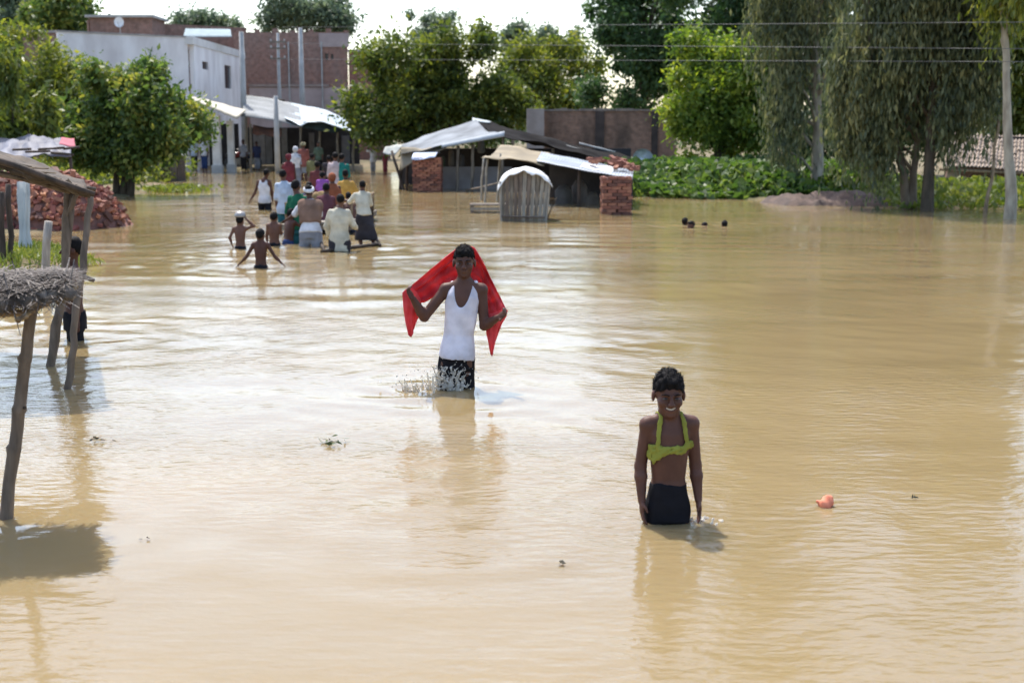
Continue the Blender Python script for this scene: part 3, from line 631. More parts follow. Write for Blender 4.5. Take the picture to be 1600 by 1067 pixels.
# --- concrete poles
def pole(label, px, ytop, Y, r, ybase=262, arms=()):
    b = PY(px, ybase, Y); zt = PY(px, ytop, Y).z; r0 = empty('utility_pole', (b.x, Y, gz(b.x, Y)), label, 'pole', 'concrete poles along the street')
    MB(r0.location).tube([(b.x, Y, -.5), (b.x, Y, zt*.5), (b.x, Y, zt)], [r*1.25, r*1.1, r*.85], 8).build('shaft', CONC, r0, smooth=True)
    for ya in arms:
        z = PY(px, ya, Y).z; MB(r0.location).box((b.x, Y-.12, z), (1.0, .08, .08)).build('crossarm', WOOD_G, r0)
        for dx in (-.4, .4): MB(r0.location).tube([(b.x+dx, Y-.12, z+.04), (b.x+dx, Y-.12, z+.16)], [.035, .05], 6).build('insulator', mat('porcelain', (.6,.6,.58), rough=.3), r0)
    return r0
pole('concrete pole at the corner of the whitewashed house', 384, 50, 70, .15)
pole('slim concrete pole with short crossarms before the brick building', 440, 52, 79, .10, arms=(66, 76, 92))
pole('tall plain concrete pole before the brick building', 475, 44, 78, .15)
pole('short grey post standing in the water before the market canopy', 434, 150, 62, .12)
# --- wires
WIRE = mat('wire_metal', (.14,.14,.13), (.10,.10,.10), rough=.7, metal=0)
for i, (y0, y1, lb_) in enumerate(((43, 33, 'uppermost overhead wire of the three crossing the trees'), (68, 79, 'middle overhead wire of the three crossing the trees'), (93, 98, 'lowest overhead wire of the three crossing the trees'))):
    a = PY(441, y0, 78.9); b = PY(1900, y1, 24); pts = []
    for k in range(25):
        t = k/24; p = a.lerp(b, t); p.z -= .12*4*t*(1-t)*0; pts.append(p)
    mb = MB(a).tube(pts, .0075, 5); tag(mb.build('overhead_wire', WIRE), lb_, 'wire', 'overhead wires')
# --- awning house front with pillars
aw = empty('shop_awning', (PY(300,262,66).x, 66, 0), 'slanting cream awning on square white pillars at the house corner', 'awning'); oa = aw.location.copy()
patch('awning_sheet', [PY(293,152,64), PY(371,183,61)], [PY(299,149,67.0), PY(384,172,66)], mat('cream_sheet', (.52,.48,.38), (.42,.38,.30), scale=2), nu=30, nv=6, thick=.1, wr=.02, parent=aw, org=tuple(oa))
for x, w, Y in ((340,12,62.6),(362,9,64)):
    b = PY(x, 262, Y); zt = 2.75 if x == 340 else 2.5
    MB(oa).box((b.x, Y, (zt-.5)/2), (w*SCL(Y), .35, zt+.5)).build('pillar', mat('pillar_white', (.68,.66,.62), (.55,.52,.48), scale=2), aw)
    MB(oa).box((b.x, Y, .12), (w*SCL(Y)+.12, .47, .5)).build('pillar_base', CONC, aw)
on_w = [PY(270,262,69.5).to_2d(), PY(375,262,72).to_2d()]
wall('back_wall', on_w[0], on_w[1], -.3, 2.4, .1, DARKIN, aw, oa)
# --- market canopy
mk = empty('market_canopy', (PY(470,262,68).x, 68, 0), 'long market shed roofed with grey sheets and a white tarpaulin', 'shed'); om = mk.location.copy()
patch('grey_sheet', [PY(376,182,65), PY(410,184,65), PY(445,191,65), PY(472,198,65)], [PY(384,150,74), PY(430,156,74), PY(466,164,74)], mat('grey_sheet', (.26,.27,.27), (.16,.17,.17), scale=.9), nu=40, nv=8, wr=.08, wf=1.2, thick=.03, corr=.02, corrn=18, parent=mk, org=tuple(om))
patch('white_tarpaulin', [PY(446,186,65.4), PY(470,196,64.6), PY(480,190,64.6), PY(504,190,64.6), PY(530,199,64.6), PY(558,206,64.6)], [PY(440,158,74.2), PY(470,164,74.2), PY(510,172,74.2), PY(535,182,74.2), PY(556,194,74.2)], mat('white_tarp', (.44,.50,.53), (.34,.40,.42), scale=.8, rough=.5), nu=40, nv=10, wr=.07, wf=1.0, thick=.02, sag=.12, parent=mk, org=tuple(om))
patch('dark_beam', [PY(384,148,74.4), PY(445,156,74.4)], [PY(384,153,74.9), PY(445,162,74.9)], WOOD_D, nu=6, nv=1, thick=.12, parent=mk, org=tuple(om))
for x in (392,470,500,527,552):
    b = PY(x, 262, 65.3); zt = PY(x, 192 if x < 520 else 202, 65.3).z-.05; p_, r_ = wobble((b.x, 65.3, -.4), (b.x+.05, 65.3, zt), 4, .05, .07, .06); MB(om).tube(p_, r_, 7).build('post', WOOD_G, mk)
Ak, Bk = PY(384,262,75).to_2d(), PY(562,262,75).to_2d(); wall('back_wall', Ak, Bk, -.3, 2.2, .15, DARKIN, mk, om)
for x, w, y0, c in ((405,18,205,(.33,.31,.29)),(444,9,200,(.28,.27,.26)),(420,10,212,(.24,.23,.22)),(487,8,208,(.20,.19,.19)),(540,12,212,(.18,.18,.20))):
    s0, zt = PW(x-w/2, y0, Ak, Bk); s1, _ = PW(x+w/2, y0, Ak, Bk); on_wall('shop_shutter', Ak, Bk, s0, s1, -.1, zt, -.15, -.003, mat('shutter_%d' % x, c, scale=3), mk, om)
patch('rag_valance', [PY(395,210,66), PY(440,214,66)], [PY(395,196,66.3), PY(440,200,66.3)], mat('reddish_rag', (.20,.10,.075), (.12,.07,.06)), nu=16, nv=3, thick=.02, wr=.06, parent=mk, org=tuple(om))
patch('black_valance', [PY(472,199,65), PY(500,205,65), PY(530,207,65)], [PY(474,190,65.2), PY(500,189,65.2), PY(530,198,65.2)], mat('dark_green_tarp', (.03,.05,.055), (.02,.03,.035)), nu=16, nv=3, thick=.02, wr=.05, parent=mk, org=tuple(om))
# --- stained brick wall
A7, B7 = PY(848,262,60).to_2d(), PY(1056,262,60).to_2d(); sw = empty('brick_wall', (A7.x, A7.y, 0), 'high stained brick wall behind the tarpaulin huts', 'wall'); o7 = sw.location.copy(); L7 = (B7-A7).length
z7 = PY(900,174,60).z; wall('wall', A7, B7, -.4, z7, .3, BRK_B, sw, o7)
for k in range(22):
    s_ = k*L7/22; on_wall('coping_stone', A7, B7, s_+.01, s_+L7/22-.01, z7+.003, z7+.09+RNG.uniform(-.02, .05), -.06, .36, mat('wall_coping', (.26,.22,.19), (.17,.145,.13), scale=2), sw, o7)
for x0, x1 in ((930,944),(1018,1028)):
    on_wall('pilaster', A7, B7, PW(x0,200,A7,B7)[0], PW(x1,200,A7,B7)[0], -.3, z7-.01, -.10, -.003, mat('black_damp_plaster', (.07,.055,.05), (.04,.033,.03), scale=2), sw, o7)
A8, B8 = PY(823,262,59).to_2d(), PY(850,262,59).to_2d(); on_wall('plastered_end', A8, B8, 0, (B8-A8).length, -.3, PY(830,170,59).z, 0, .9, mat('grey_plaster', (.34,.31,.30), (.25,.22,.21), scale=1.5), sw, o7)
# --- tiled hut on the right
th_ = empty('tiled_hut', (PY(1540,300,43).x, 43, -.6), 'low flooded brick hut under a sagging tiled roof', 'hut'); ot = th_.location.copy()
TILE = mat('old_clay_tiles', (.36,.29,.23), (.22,.17,.13), scale=2.5, bump=.01)
F0, F1 = PY(1474,262,42), PY(1640,270,42); R0, R1 = PY(1488,208,46.5), PY(1640,212,46.5)
nr, nc = 9, 28
for r_ in range(nr):
    for c_ in range(nc):
        t0, t1 = r_/nr, (r_+1.25)/nr; u0, u1 = c_/nc, (c_+.96)/nc
        def q(u, t, dz): p = F0.lerp(F1, u).lerp(R0.lerp(R1, u), min(1, t)); p.z += dz+.05*math.sin(u*5+t*2); return p
        j = RNG.uniform(-.015, .02); lo, hi = .06+j, .02+j; um = (u0+u1)/2
        V = [q(u0,t0,lo-.04), q(um,t0,lo+.02), q(u1,t0,lo-.04), q(u1,t1,hi-.04), q(um,t1,hi+.02), q(u0,t1,hi-.04)]; V += [v-Vector((0,0,.025)) for v in V]
        MB(ot).add(V, [(0,1,4,5),(1,2,3,4),(11,10,7,6),(10,9,8,7),(0,6,7,1),(1,7,8,2),(2,8,9,3),(5,4,10,11),(4,3,9,10),(0,5,11,6)]).build('tile', TILE, th_)
Ah, Bh = PY(1478,300,42.6).to_2d(), PY(1640,300,42.6).to_2d()
wall('wall', Ah, Bh, -.7, .8, .2, BRK_B, th_, ot, [(.75, 1.45, -.6, .55), (2.4, 3.3, -.6, .6)])
wall('back_wall', PY(1484,300,46).to_2d(), PY(1640,300,46).to_2d(), -.7, 1.8, .2, DARKIN, th_, ot)
on_wall('plaster_patch', Ah, Bh, .0, .45, .25, .7, -.02, -.003, mat('pale_patch', (.42,.36,.30)), th_, ot)
MB(ot).tube([F0+Vector((-.1,.05,-.06)), F1+Vector((0,.05,-.06))], .05, 6).build('eave_pole', BAMBOO, th_)
# leaning pole by slender tree
p0, p1 = P(1538, 334), PY(1562, 180, P(1538,334).y+.5); pt, r_ = wobble((p0.x, p0.y, -.7), p1, 8, .05, .06, .035)
tag(MB((p0.x, p0.y, -.6)).tube(pt, r_, 7, .1).build('leaning_pole', BAMBOO, smooth=True), 'thin wooden pole leaning towards the slender tree', 'pole')
# ================================================================== HUTS, STALLS, PROPS
def brick_mesh(nm, sx, sy, sz, seed):
    random.seed(seed); mb = MB(); mb.box((0,0,0), (sx,sy,sz), jit=.006); me = bpy.data.meshes.new(nm); me.from_pydata(mb.v, [], mb.f); me.update(); return me
BRICKS = [mat('brick_orange', (.38,.165,.10), (.25,.11,.07), scale=5, bump=.006), mat('brick_red', (.30,.12,.08), (.20,.085,.06), scale=5, bump=.006), mat('brick_dark', (.17,.08,.06), (.10,.05,.04), scale=5, bump=.006)]
BM = []
for i, m in enumerate(BRICKS):
    for k, L in enumerate((.225, .225, .13)):
        me = brick_mesh('brick', L, .108, .07, 10*i+k); me.materials.append(m); BM.append(me)
HALF = []
for i, m in enumerate(BRICKS): me = brick_mesh('brick', .108, .108, .07, 90+i); me.materials.append(m); HALF.append(me)
def brick_stack(parent, org, cx, cy, z0, w, d, h, rzz=0.0, name='brick'):
    """dry-stacked bricks, each its own piece: only the shell that shows"""
    nx, ny, nz = max(2, round(w/.24)), max(2, round(d/.24)), int(h/.078); c, s = math.cos(rzz), math.sin(rzz)
    w2, d2 = nx*.24, ny*.24
    for k in range(nz):
        z = z0+.037+k*.078; o = .12 if k % 2 else 0; items = []
        for side in (-1, 1):
            x = -w2/2+.12-o
            while x < w2/2+.01:
                if x > -w2/2+.1 and x < w2/2-.1: items.append((x, side*(d2/2-.055), 0))
                elif k % 2: items.append((-w2/2+.06 if x < 0 else w2/2-.06, side*(d2/2-.055), 'h'))
                x += .24
            y = -d2/2+.12+.11
            while y < d2/2-.2: items.append((side*(w2/2-.055), y, 90)); y += .24
        for x, y, r in items:
            me = HALF[RNG.integers(3)] if r == 'h' else BM[RNG.integers(3)*3]
            b = bpy.data.objects.new(name, me); COL.objects.link(b); b.parent = parent; x += RNG.normal()*.008; y += RNG.normal()*.013
            b.location = (cx+x*c-y*s-org[0], cy+x*s+y*c-org[1], z-org[2]); b.rotation_euler = (0, 0, rzz+(0 if r in (0, 'h') else math.pi/2)+RNG.normal()*.05)
    MB(org).box((cx, cy, z0+nz*.078/2-.02), (w2-.26, d2-.26, nz*.078-.05), rzz).build('core', BRICKS[2], parent)
def sticks(org, parent, a, b, r0=.04, r1=.03, m=None, name='post', amp=.03, n=5):
    p_, r_ = wobble(a, b, n, amp, r0, r1); return MB(org).tube(p_, r_, 7, .08).build(name, m or WOOD_G, parent, smooth=True)
# --- brick pillar A with blue-white cloth on top
p = P(667, 300); bs = empty('brick_pillar', (p.x, p.y+.55, GZ), 'square stack of orange bricks with a pale cloth on its top beside the hut', 'brick stack'); brick_stack(bs, bs.location, p.x, p.y+.55, -.2, .96, .96, 1.36)
o = patch('cloth', [Vector((p.x-.5,p.y-.02,1.06)), Vector((p.x+.3,p.y-.05,1.12))], [Vector((p.x-.45,p.y+1.0,1.25)), Vector((p.x+.4,p.y+1.0,1.25))], mat('pale_blue_cloth', (.55,.60,.72), (.42,.46,.58), scale=3), nu=14, nv=10, sag=-.1, wr=.05, thick=.01)
tag(o, 'crumpled pale blue cloth lying on the orange brick stack', 'cloth')
# --- hut A: long dark shed with a grey tarpaulin slope
ha = empty('tarpaulin_hut', (PY(720,300,46).x, 46, GZ), 'long dark shed under a grey tarpaulin slope and black roof sheets', 'hut'); o_ = ha.location.copy()
TARP_G = mat('silver_grey_tarp', (.25,.27,.29), (.11,.12,.13), scale=.9, rough=.7, spec=.15); TARP_B = mat('black_roof_sheet', (.026,.024,.023), (.012,.011,.011), scale=1.2, rough=.95, spec=.03)
patch('grey_tarpaulin', [PY(626,240,43.5), PY(655,236,43.5), PY(700,226,43.5), PY(787,210,43.5)], [PY(628,226,49), PY(690,204,49), PY(742,187,49)], TARP_G, nu=36, nv=14, sag=.12, wr=.07, wf=1.3, thick=.015, parent=ha, org=tuple(o_))
patch('eave_sheet', [PY(690,230,43.4), PY(788,213,43.4)], [PY(690,225,43.5), PY(788,205,43.5)], mat('white_edge_sheet', (.42,.45,.47), (.32,.35,.37)), nu=16, nv=2, thick=.05, parent=ha, org=tuple(o_))
patch('sacking', [PY(626,268,43.4), PY(640,258,43.4), PY(664,243,43.4), PY(700,230,43.4)], [PY(626,232,43.9), PY(660,234,43.9), PY(700,226,43.9)], mat('tan_sacking', (.30,.255,.18), (.21,.175,.12), scale=3), nu=20, nv=8, wr=.05, wf=2.5, thick=.012, parent=ha, org=tuple(o_))
patch('hanging_rag', [PY(598,236,45), PY(617,244,45)], [PY(604,230,45.5), PY(632,224,45.6)], mat('pale_rag', (.50,.50,.44), (.36,.36,.32)), nu=12, nv=6, wr=.06, wf=3, thick=.012, parent=ha, org=tuple(o_))
patch('black_roof', [PY(787,212,43.6), PY(860,228,43.2), PY(985,262,42.5)], [PY(742,187,49), PY(840,208,49), PY(985,246,49)], TARP_B, nu=36, nv=12, sag=.15, wr=.09, wf=1.2, thick=.02, parent=ha, org=tuple(o_))
patch('ridge_sheet', [PY(738,189,48.6), PY(765,192,48.4)], [PY(738,184,49.4), PY(768,190,49.4)], mat('pale_sheet', (.42,.46,.46)), nu=8, nv=3, thick=.02, parent=ha, org=tuple(o_))
for a in ((860,222,48),(905,224,47)):
    q0 = PY(*a); sticks(o_, ha, q0, q0+Vector((1.3,-.2,-.32)), .03, .03, mat('pale_lath', (.5,.5,.48)), name='roof_lath')
for x, y0, Y in ((633,240,44),(624,236,44.6),(650,243,43.8),(712,228,43.8),(735,225,44),(782,214,43.8),(860,232,43.6),(930,250,43)):
    b = PY(x, 300, Y); t = PY(x+4, y0, Y); sticks(o_, ha, (b.x, Y, GZ), t, .06, .05, WOOD_D if x < 640 else WOOD_G)
sticks(o_, ha, (PY(640,300,44.2).x, 44.2, GZ), PY(612,236,44.8), .07, .05, WOOD_D, name='prop')
Aw, Bw = PY(690,300,45.2).to_2d(), PY(800,300,45.2).to_2d(); wall('low_wall', Aw, Bw, GZ, PY(700,261,45.2).z, .2, mat('grey_plaster', (.34,.32,.31)), ha, o_)
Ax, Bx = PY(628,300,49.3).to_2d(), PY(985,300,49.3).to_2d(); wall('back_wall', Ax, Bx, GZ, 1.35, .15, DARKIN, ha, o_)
for k, (x, y0, y1, w, c) in enumerate(((705,232,262,10,(.22,.19,.16)),(722,240,262,8,(.16,.15,.15)),(752,218,240,12,(.30,.31,.31)),(692,244,262,8,(.13,.16,.10)))):
    q0, q1 = PY(x, y1, 46), PY(x, y0, 46); w *= SCL(46); mb = MB(o_); mb.tube([q0, q0.lerp(q1, .15), q0.lerp(q1, .8), q1], [w*.3, w*.55, w*.45, w*.12], 8, .1); mb.build('hung_sack', mat('sack_%d' % k, c, scale=4), ha, smooth=True)
# --- hut B: low stall with sheet roof and brick pillar
hb = empty('brick_stall', (PY(870,336,36).x, 36, GZ), 'half-drowned stall with a low sheet roof beside the wooden kiosk', 'stall'); ob_ = hb.location.copy()
patch('tan_tarpaulin', [PY(752,246,36.2), PY(790,248,35.6), PY(850,257,35.2)], [PY(782,226,39.5), PY(815,231,39.4), PY(860,240,39.2)], mat('tan_tarpaulin', (.30,.245,.16), (.20,.165,.11), scale=1.5), nu=26, nv=10, sag=.08, wr=.05, wf=1.6, thick=.015, parent=hb, org=tuple(ob_))
patch('sheet_roof', [PY(838,252,35.4), PY(905,264,34.2), PY(988,279,33.2)], [PY(846,238,39.3), PY(910,250,38.6), PY(990,266,37.5)], mat('bright_sheet', (.36,.40,.45), (.22,.24,.27), scale=1.0, rough=.45), nu=140, nv=6, corr=.009, corrn=34, wr=.03, wf=1.0, thick=.012, parent=hb, org=tuple(ob_))
pb = P(963, 336); brick_stack(hb, hb.location, pb.x+.02, pb.y+.45, -.18, .72, .72, 1.12)
for x, y0, yb, Y in ((762,246,300,36.4),(782,240,300,37.2),(756,246,300,38.2)):
    b = PY(x-8, yb, Y); t = PY(x, y0, Y); sticks(ob_, hb, (b.x, Y, GZ), t, .035, .03, mat('pale_pole', (.42,.38,.31), (.28,.25,.2), scale=6))
sticks(ob_, hb, P(728,298), PY(790,283,36.5), .025, .02, name='tie_pole')
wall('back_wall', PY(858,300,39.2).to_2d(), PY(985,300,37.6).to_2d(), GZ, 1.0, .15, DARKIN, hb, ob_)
sticks(ob_, hb, (PY(905,300,34.6).x, 34.6, GZ), PY(905,266,34.6), .05, .05, WOOD_D)
for k, (x, y0, y1, w, Y, c) in enumerate(((880,290,332,26,36.0,(.10,.09,.08)),(905,282,326,24,36.6,(.14,.12,.11)),(926,300,334,20,35.4,(.09,.075,.06)))):
    q0, q1 = PY(x, y1, Y), PY(x, y0, Y); q0.z = -.3; w *= SCL(Y); mb = MB(ob_); mb.tube([q0, q0.lerp(q1, .3), q0.lerp(q1, .8), q1], [w*.45, w*.55, w*.5, w*.25], 9, .08); mb.build('heaped_sack', mat('grain_sack_%d' % k, c, scale=4), hb, smooth=True)
# loose bricks on the stall roof
lb2 = empty('brick_pile', (PY(955,262,36.2).x, 36.2, PY(955,262,36.2).z), 'loose orange bricks piled on the low sheet roof', 'brick pile')
for k in range(46):
    me = BM[RNG.integers(2)*3+RNG.integers(3)]; b = bpy.data.objects.new('brick', me); COL.objects.link(b); b.parent = lb2
    x = RNG.uniform(-.75, .75); y = RNG.uniform(-.6, .9); hgt = .26*max(0, 1-abs(x-.1)/.85)
    b.location = (x, y, -x*.20+.02+y*.07+RNG.random()*hgt+.05); b.rotation_euler = (RNG.normal()*.25, RNG.normal()*.25, RNG.uniform(0, 3.1))
patch_o = patch('white_sheet', [PY(905,262,35), PY(958,270,34.4)], [PY(912,255,36.3), PY(960,262,36)], mat('white_sheet', (.72,.74,.74)), nu=12, nv=5, wr=.03, thick=.01); tag(patch_o, 'scrap of white sheeting held down on the low stall roof', 'sheet')
dd = PY(1004,246,47); tub = MB(dd)
V = []; F = []; n = 16
for r_, dy in ((.36,-.12),(.33,.12),(.02,.14)):
    for k in range(n): V.append(dd+Vector((r_*math.cos(k*2*math.pi/n)*1.0, dy+.12*math.sin(k*2*math.pi/n), r_*.85*math.sin(k*2*math.pi/n))))
for j in (0, 1):
    for k in range(n): F.append((j*n+k, j*n+(k+1) % n, (j+1)*n+(k+1) % n, (j+1)*n+k))
tub.add(V, F); tag(tub.build('metal_tub', mat('tub_metal', (.62,.66,.68), (.5,.54,.56), rough=.35, metal=.4), smooth=True), 'pale metal tub propped on the end of the black shed roof', 'tub')
# --- wooden kiosk with white tarpaulin
kc = P(817, 345); k0 = empty('wooden_kiosk', (kc.x, kc.y+.5, GZ), 'small grey plank kiosk standing in the flood with white tarpaulin over its rounded top', 'kiosk'); ok = k0.location.copy(); S_ = SCL(kc.y)
npl = 11; KW = [WOOD_G, mat('kiosk_wood_pale', (.36,.32,.26), (.24,.21,.17), scale=6, stretch=(3,3,.5), bump=.006), mat('kiosk_wood_brown', (.22,.17,.13), (.12,.09,.07), scale=6, stretch=(3,3,.5), bump=.006)]
def kx(t, f): return kc.x+((t-.5)*(1.0+.13*f)+.05*f)*.98   # flares upwards
for i in range(npl):
    t0, t1 = i/npl+.005, (i+1)/npl-.005; tm_ = (t0+t1)/2; zt = .86+.26*math.sin(math.pi*tm_)**.7
    f1 = 1.0; yj = RNG.uniform(-.012, .012); y0 = kc.y+yj; V = []
    for z, f in ((GZ, -.3), (zt, f1)):
        for x, y in ((kx(t0, f), y0), (kx(t1, f), y0), (kx(t1, f), y0+.03), (kx(t0, f), y0+.03)): V.append((x, y, z))
    MB(ok).add(V, [(3,2,1,0),(4,5,6,7),(0,1,5,4),(1,2,6,5),(2,3,7,6),(3,0,4,7)]).build('plank', KW[RNG.integers(3)], k0)
for t, nm in ((0.0, 'side_panel'), (1.0, 'side_panel')):
    V = []
    for z, f in ((GZ, -.3), (.86, 1.0)):
        x = kx(t, f); e = -.03 if t == 0 else .03
        for xx, y in ((x, kc.y+.04), (x+e, kc.y+.04), (x+e, kc.y+1.0), (x, kc.y+1.0)): V.append((xx, y, z))
    MB(ok).add(V, [(3,2,1,0),(4,5,6,7),(0,1,5,4),(1,2,6,5),(2,3,7,6),(3,0,4,7)]).build(nm, KW[2], k0)
for t in (0, 1):
    MB(ok).tube([(kx(t, -.3), kc.y-.02, GZ), (kx(t, 1), kc.y-.02, .88)], .032, 6).build('corner_post', KW[1], k0)
MB(ok).tube([(kx(0, .0), kc.y-.035, .10), (kx(1, .0), kc.y-.035, .08)], .02, 5).build('batten', KW[2], k0)
nu, nv = 26, 10; V = []; F = []
for j in range(nv+1):
    for i in range(nu+1):
        t = i/nu; u = t*1.12-.06; x = kx(u, 1.0); z = .89+.26*max(0, math.sin(math.pi*min(1, max(0, u))))**.7
        if u < 0 or u > 1: z -= abs(u if u < 0 else u-1)*2.4
        y = kc.y-.09+j/nv*1.2; z += .022*float(vnoise(np.array(x*6.), np.array(y*6.), np.array(0.), 2))
        if j == 0: z -= .07+.03*math.sin(i*.9)+.025*math.sin(i*.37+1)+RNG.uniform(-.015, .015)
        V.append((x, y, z))
n1 = len(V); V += [(x, y+.004, z+.022) for x, y, z in V]
for j in range(nv):
    for i in range(nu):
        a = j*(nu+1)+i; F += [(a+n1, a+n1+1, a+n1+nu+2, a+n1+nu+1), (a, a+nu+1, a+nu+2, a+1)]
for i in range(nu): F.append((i, i+1, n1+i+1, n1+i))
for j in range(nv): a = j*(nu+1); b = a+nu; F += [(a, n1+a, n1+a+nu+1, a+nu+1), (b, b+nu+1, n1+b+nu+1, n1+b)]
MB(ok).add(V, F).build('white_tarpaulin', mat('clean_white_tarp', (.80,.79,.76), (.70,.69,.66), scale=3, rough=.6), k0, smooth=True)
sticks(ok, k0, (kx(1, .3)+.03, kc.y+.02, .05), (kx(1, 1)+.16, kc.y-.02, .52), .015, .012, WOOD_D, name='side_stay')
# --- wooden platform beside kiosk
pc = P(762, 333); pf = empty('wooden_platform', (pc.x, pc.y+.4, GZ), 'low wooden bench platform just above the water beside the kiosk', 'platform'); op_ = pf.location.copy()
for k in range(6): MB(op_).box((pc.x+RNG.normal()*.02, pc.y+.06+k*.14, .19+RNG.normal()*.006), (.92, .12, .03), RNG.normal()*.02).build('plank', KW[k % 3], pf)
for dx in (-.4, .4):
    for dy in (.05, .75): MB(op_).box((pc.x+dx, pc.y+dy, (GZ+.17)/2), (.07, .07, .17-GZ)).build('leg', WOOD_G, pf)
MB(op_).box((pc.x, pc.y+.02, .10), (.86, .03, .07)).build('apron', KW[1], pf)
# --- tarpaulin-roofed stalls at left, far
tr = empty('tarpaulin_stall', (PY(50,290,33).x, 33, 0), 'low stall covered with crumpled grey-blue tarpaulin sheets', 'stall'); otr = tr.location.copy()
patch('tarpaulin', [PY(-30,247,31.5), PY(40,244,31.5), PY(112,240,31.5)], [PY(-30,216,36), PY(40,215,36), PY(104,218,36)], mat('grey_blue_tarp', (.17,.175,.21), (.09,.09,.11), scale=1.2, rough=.6, bump=.03, bscale=4), nu=40, nv=14, wr=.16, wf=2.6, thick=.02, parent=tr, org=tuple(otr))
patch('pink_cloth', [PY(92,226,31.3), PY(118,229,31.3)], [PY(96,216,31.9), PY(116,218,31.9)], mat('pink_cloth', (.45,.12,.15), (.32,.09,.11)), nu=8, nv=5, wr=.04, thick=.01, parent=tr, org=tuple(otr))
for x in (-10, 40, 112): b = PY(x, 290, 31.6); sticks(otr, tr, (b.x, 31.6, -.1), (b.x, 31.6, PY(x, 243, 31.6).z-.05), .05, .04, WOOD_D)
for k in range(5):
    q0 = PY(20+k*20, 236+RNG.uniform(-4, 4), 31.3); sticks(otr, tr, q0, q0+Vector((RNG.uniform(.3, .7), -.1, RNG.uniform(-.05, .1))), .03, .03, WOOD_D, name='roof_weight')
# --- heap of broken bricks
rb = empty('brick_heap', (-9.6, 27.2, 0), 'reddish heap of broken bricks on the bank behind the pole stalls', 'brick heap')
def heap(x, y): 
    X, Y_ = x+9.7, y-27.4
    e = max(0, 1-(abs(X)/3.6)**2.2-(abs(Y_)/1.6)**2); return 1.28*e**.55 if X < 0 else 1.28*max(0, 1-(abs(X)/1.45)**1.6-(abs(Y_)/1.6)**2)**.6
hx = axis((-13.6,-7.7,.2)); hy = axis((25.6,29.2,.2)); HX, HY = np.meshgrid(hx, hy); HZ = np.vectorize(heap)(HX, HY)*.93-.1+.08*vnoise(HX*2, HY*2, 0*HX, 2)
me = grid_mesh('rubble_core', hx, hy, HZ); V = np.empty(len(me.vertices)*3, np.float32); me.vertices.foreach_get('co', V); V = V.reshape(-1, 3)-np.array([-9.6, 27.2, 0]); me.vertices.foreach_set('co', V.ravel().astype(np.float32))
link('rubble_core', me, mat('brick_dust', (.24,.11,.08), (.13,.06,.045), scale=4, bump=.05, bscale=8), rb, smooth=True)
cnt = 0
while cnt < 290:
    x, y = RNG.uniform(-13.2, -8.2), RNG.uniform(25.75, 28.0); h_ = heap(x, y)
    if h_ < .04: continue
    me = BM[RNG.integers(9)]; b = bpy.data.objects.new('brick', me); COL.objects.link(b); b.parent = rb; sc = RNG.uniform(.8, 1.25)
    b.location = (x+9.6, y-27.2, h_*.93-.1+RNG.uniform(.0, .1)); b.rotation_euler = (RNG.normal()*.6, RNG.normal()*.6, RNG.uniform(0, 6.28)); b.scale = (sc, sc, sc); cnt += 1
rm = MB((-9.6, 27.2, 0)); cnt = 0
while cnt < 1100:
    x, y = RNG.uniform(-13.4, -8.2), RNG.uniform(25.6, 28.6); h_ = heap(x, y)
    if h_ < .03: continue
    c = Vector((x, y, h_*.93-.1+RNG.uniform(-.02, .05))); M = Vector((RNG.normal()*.5, RNG.normal()*.5, RNG.uniform(0, 6.28))); from mathutils import Euler
    E = Euler(M).to_matrix(); L_ = RNG.uniform(.06, .2); V = [c+E@Vector((a*L_/2, b*.05, d*.034)) for d in (-1, 1) for a, b in ((-1,-1),(1,-1),(1,1),(-1,1))]
    rm.add(V, [(3,2,1,0),(4,5,6,7),(0,1,5,4),(1,2,6,5),(2,3,7,6),(3,0,4,7)]); cnt += 1
tag(rm.build('rubble', mat('rubble_brick', (.38,.15,.09), (.22,.085,.06), scale=2, island=.4), rb), kind='stuff')
# --- foreground thatched stall roof on bamboo
THATCH = mat('dry_thatch', (.20,.17,.145), (.10,.083,.07), scale=5, stretch=(1,4,1), bump=.02, bscale=18, island=.35)
b1 = P(11, 808); Yp = b1.y; zt1 = PY(46, 484, Yp).z
ft = empty('thatched_stall', (b1.x, Yp, GZ), 'low thatched stall roof on a crooked bamboo post in the near water', 'stall'); of = ft.location.copy()
FR, FL = PY(112,457,Yp-.18), PY(-160,497,Yp-.35); BR, BL = PY(108,432,Yp+.45), PY(-160,434,Yp+.45)
patch('thatch_base', [FL, FR], [BL, BR], THATCH, nu=40, nv=14, wr=.025, wf=7, thick=.06, sag=-.03, parent=ft, org=tuple(of), ragged=.03)
ns = 3600; sv = []; sf = []
for k in range(ns):
    u, t = RNG.random(), RNG.random()**1.0; p = FL.lerp(FR, u).lerp(BL.lerp(BR, u), t); p.z += .03*4*t*(1-t)+RNG.uniform(.0, .035)
    d = Vector((RNG.normal()*.55+.35, -.7+RNG.normal()*.4, RNG.normal()*.05)).normalized()*RNG.uniform(.06, .17); w = Vector((-d.y, d.x, 0)).normalized()*.004
    if t < .06: d.z -= RNG.uniform(0, .06); p.z -= RNG.uniform(0, .06)
    n = len(sv); sv += [p-d-w-Vector(of), p-d+w-Vector(of), p+d+w*.5-Vector(of), p+d-w*.5-Vector(of)]; sf.append((n, n+1, n+2, n+3))
me = bpy.data.meshes.new('straw'); me.from_pydata([tuple(v) for v in sv], [], sf); me.update(); tag(link('straw', me, THATCH, ft), kind='stuff')
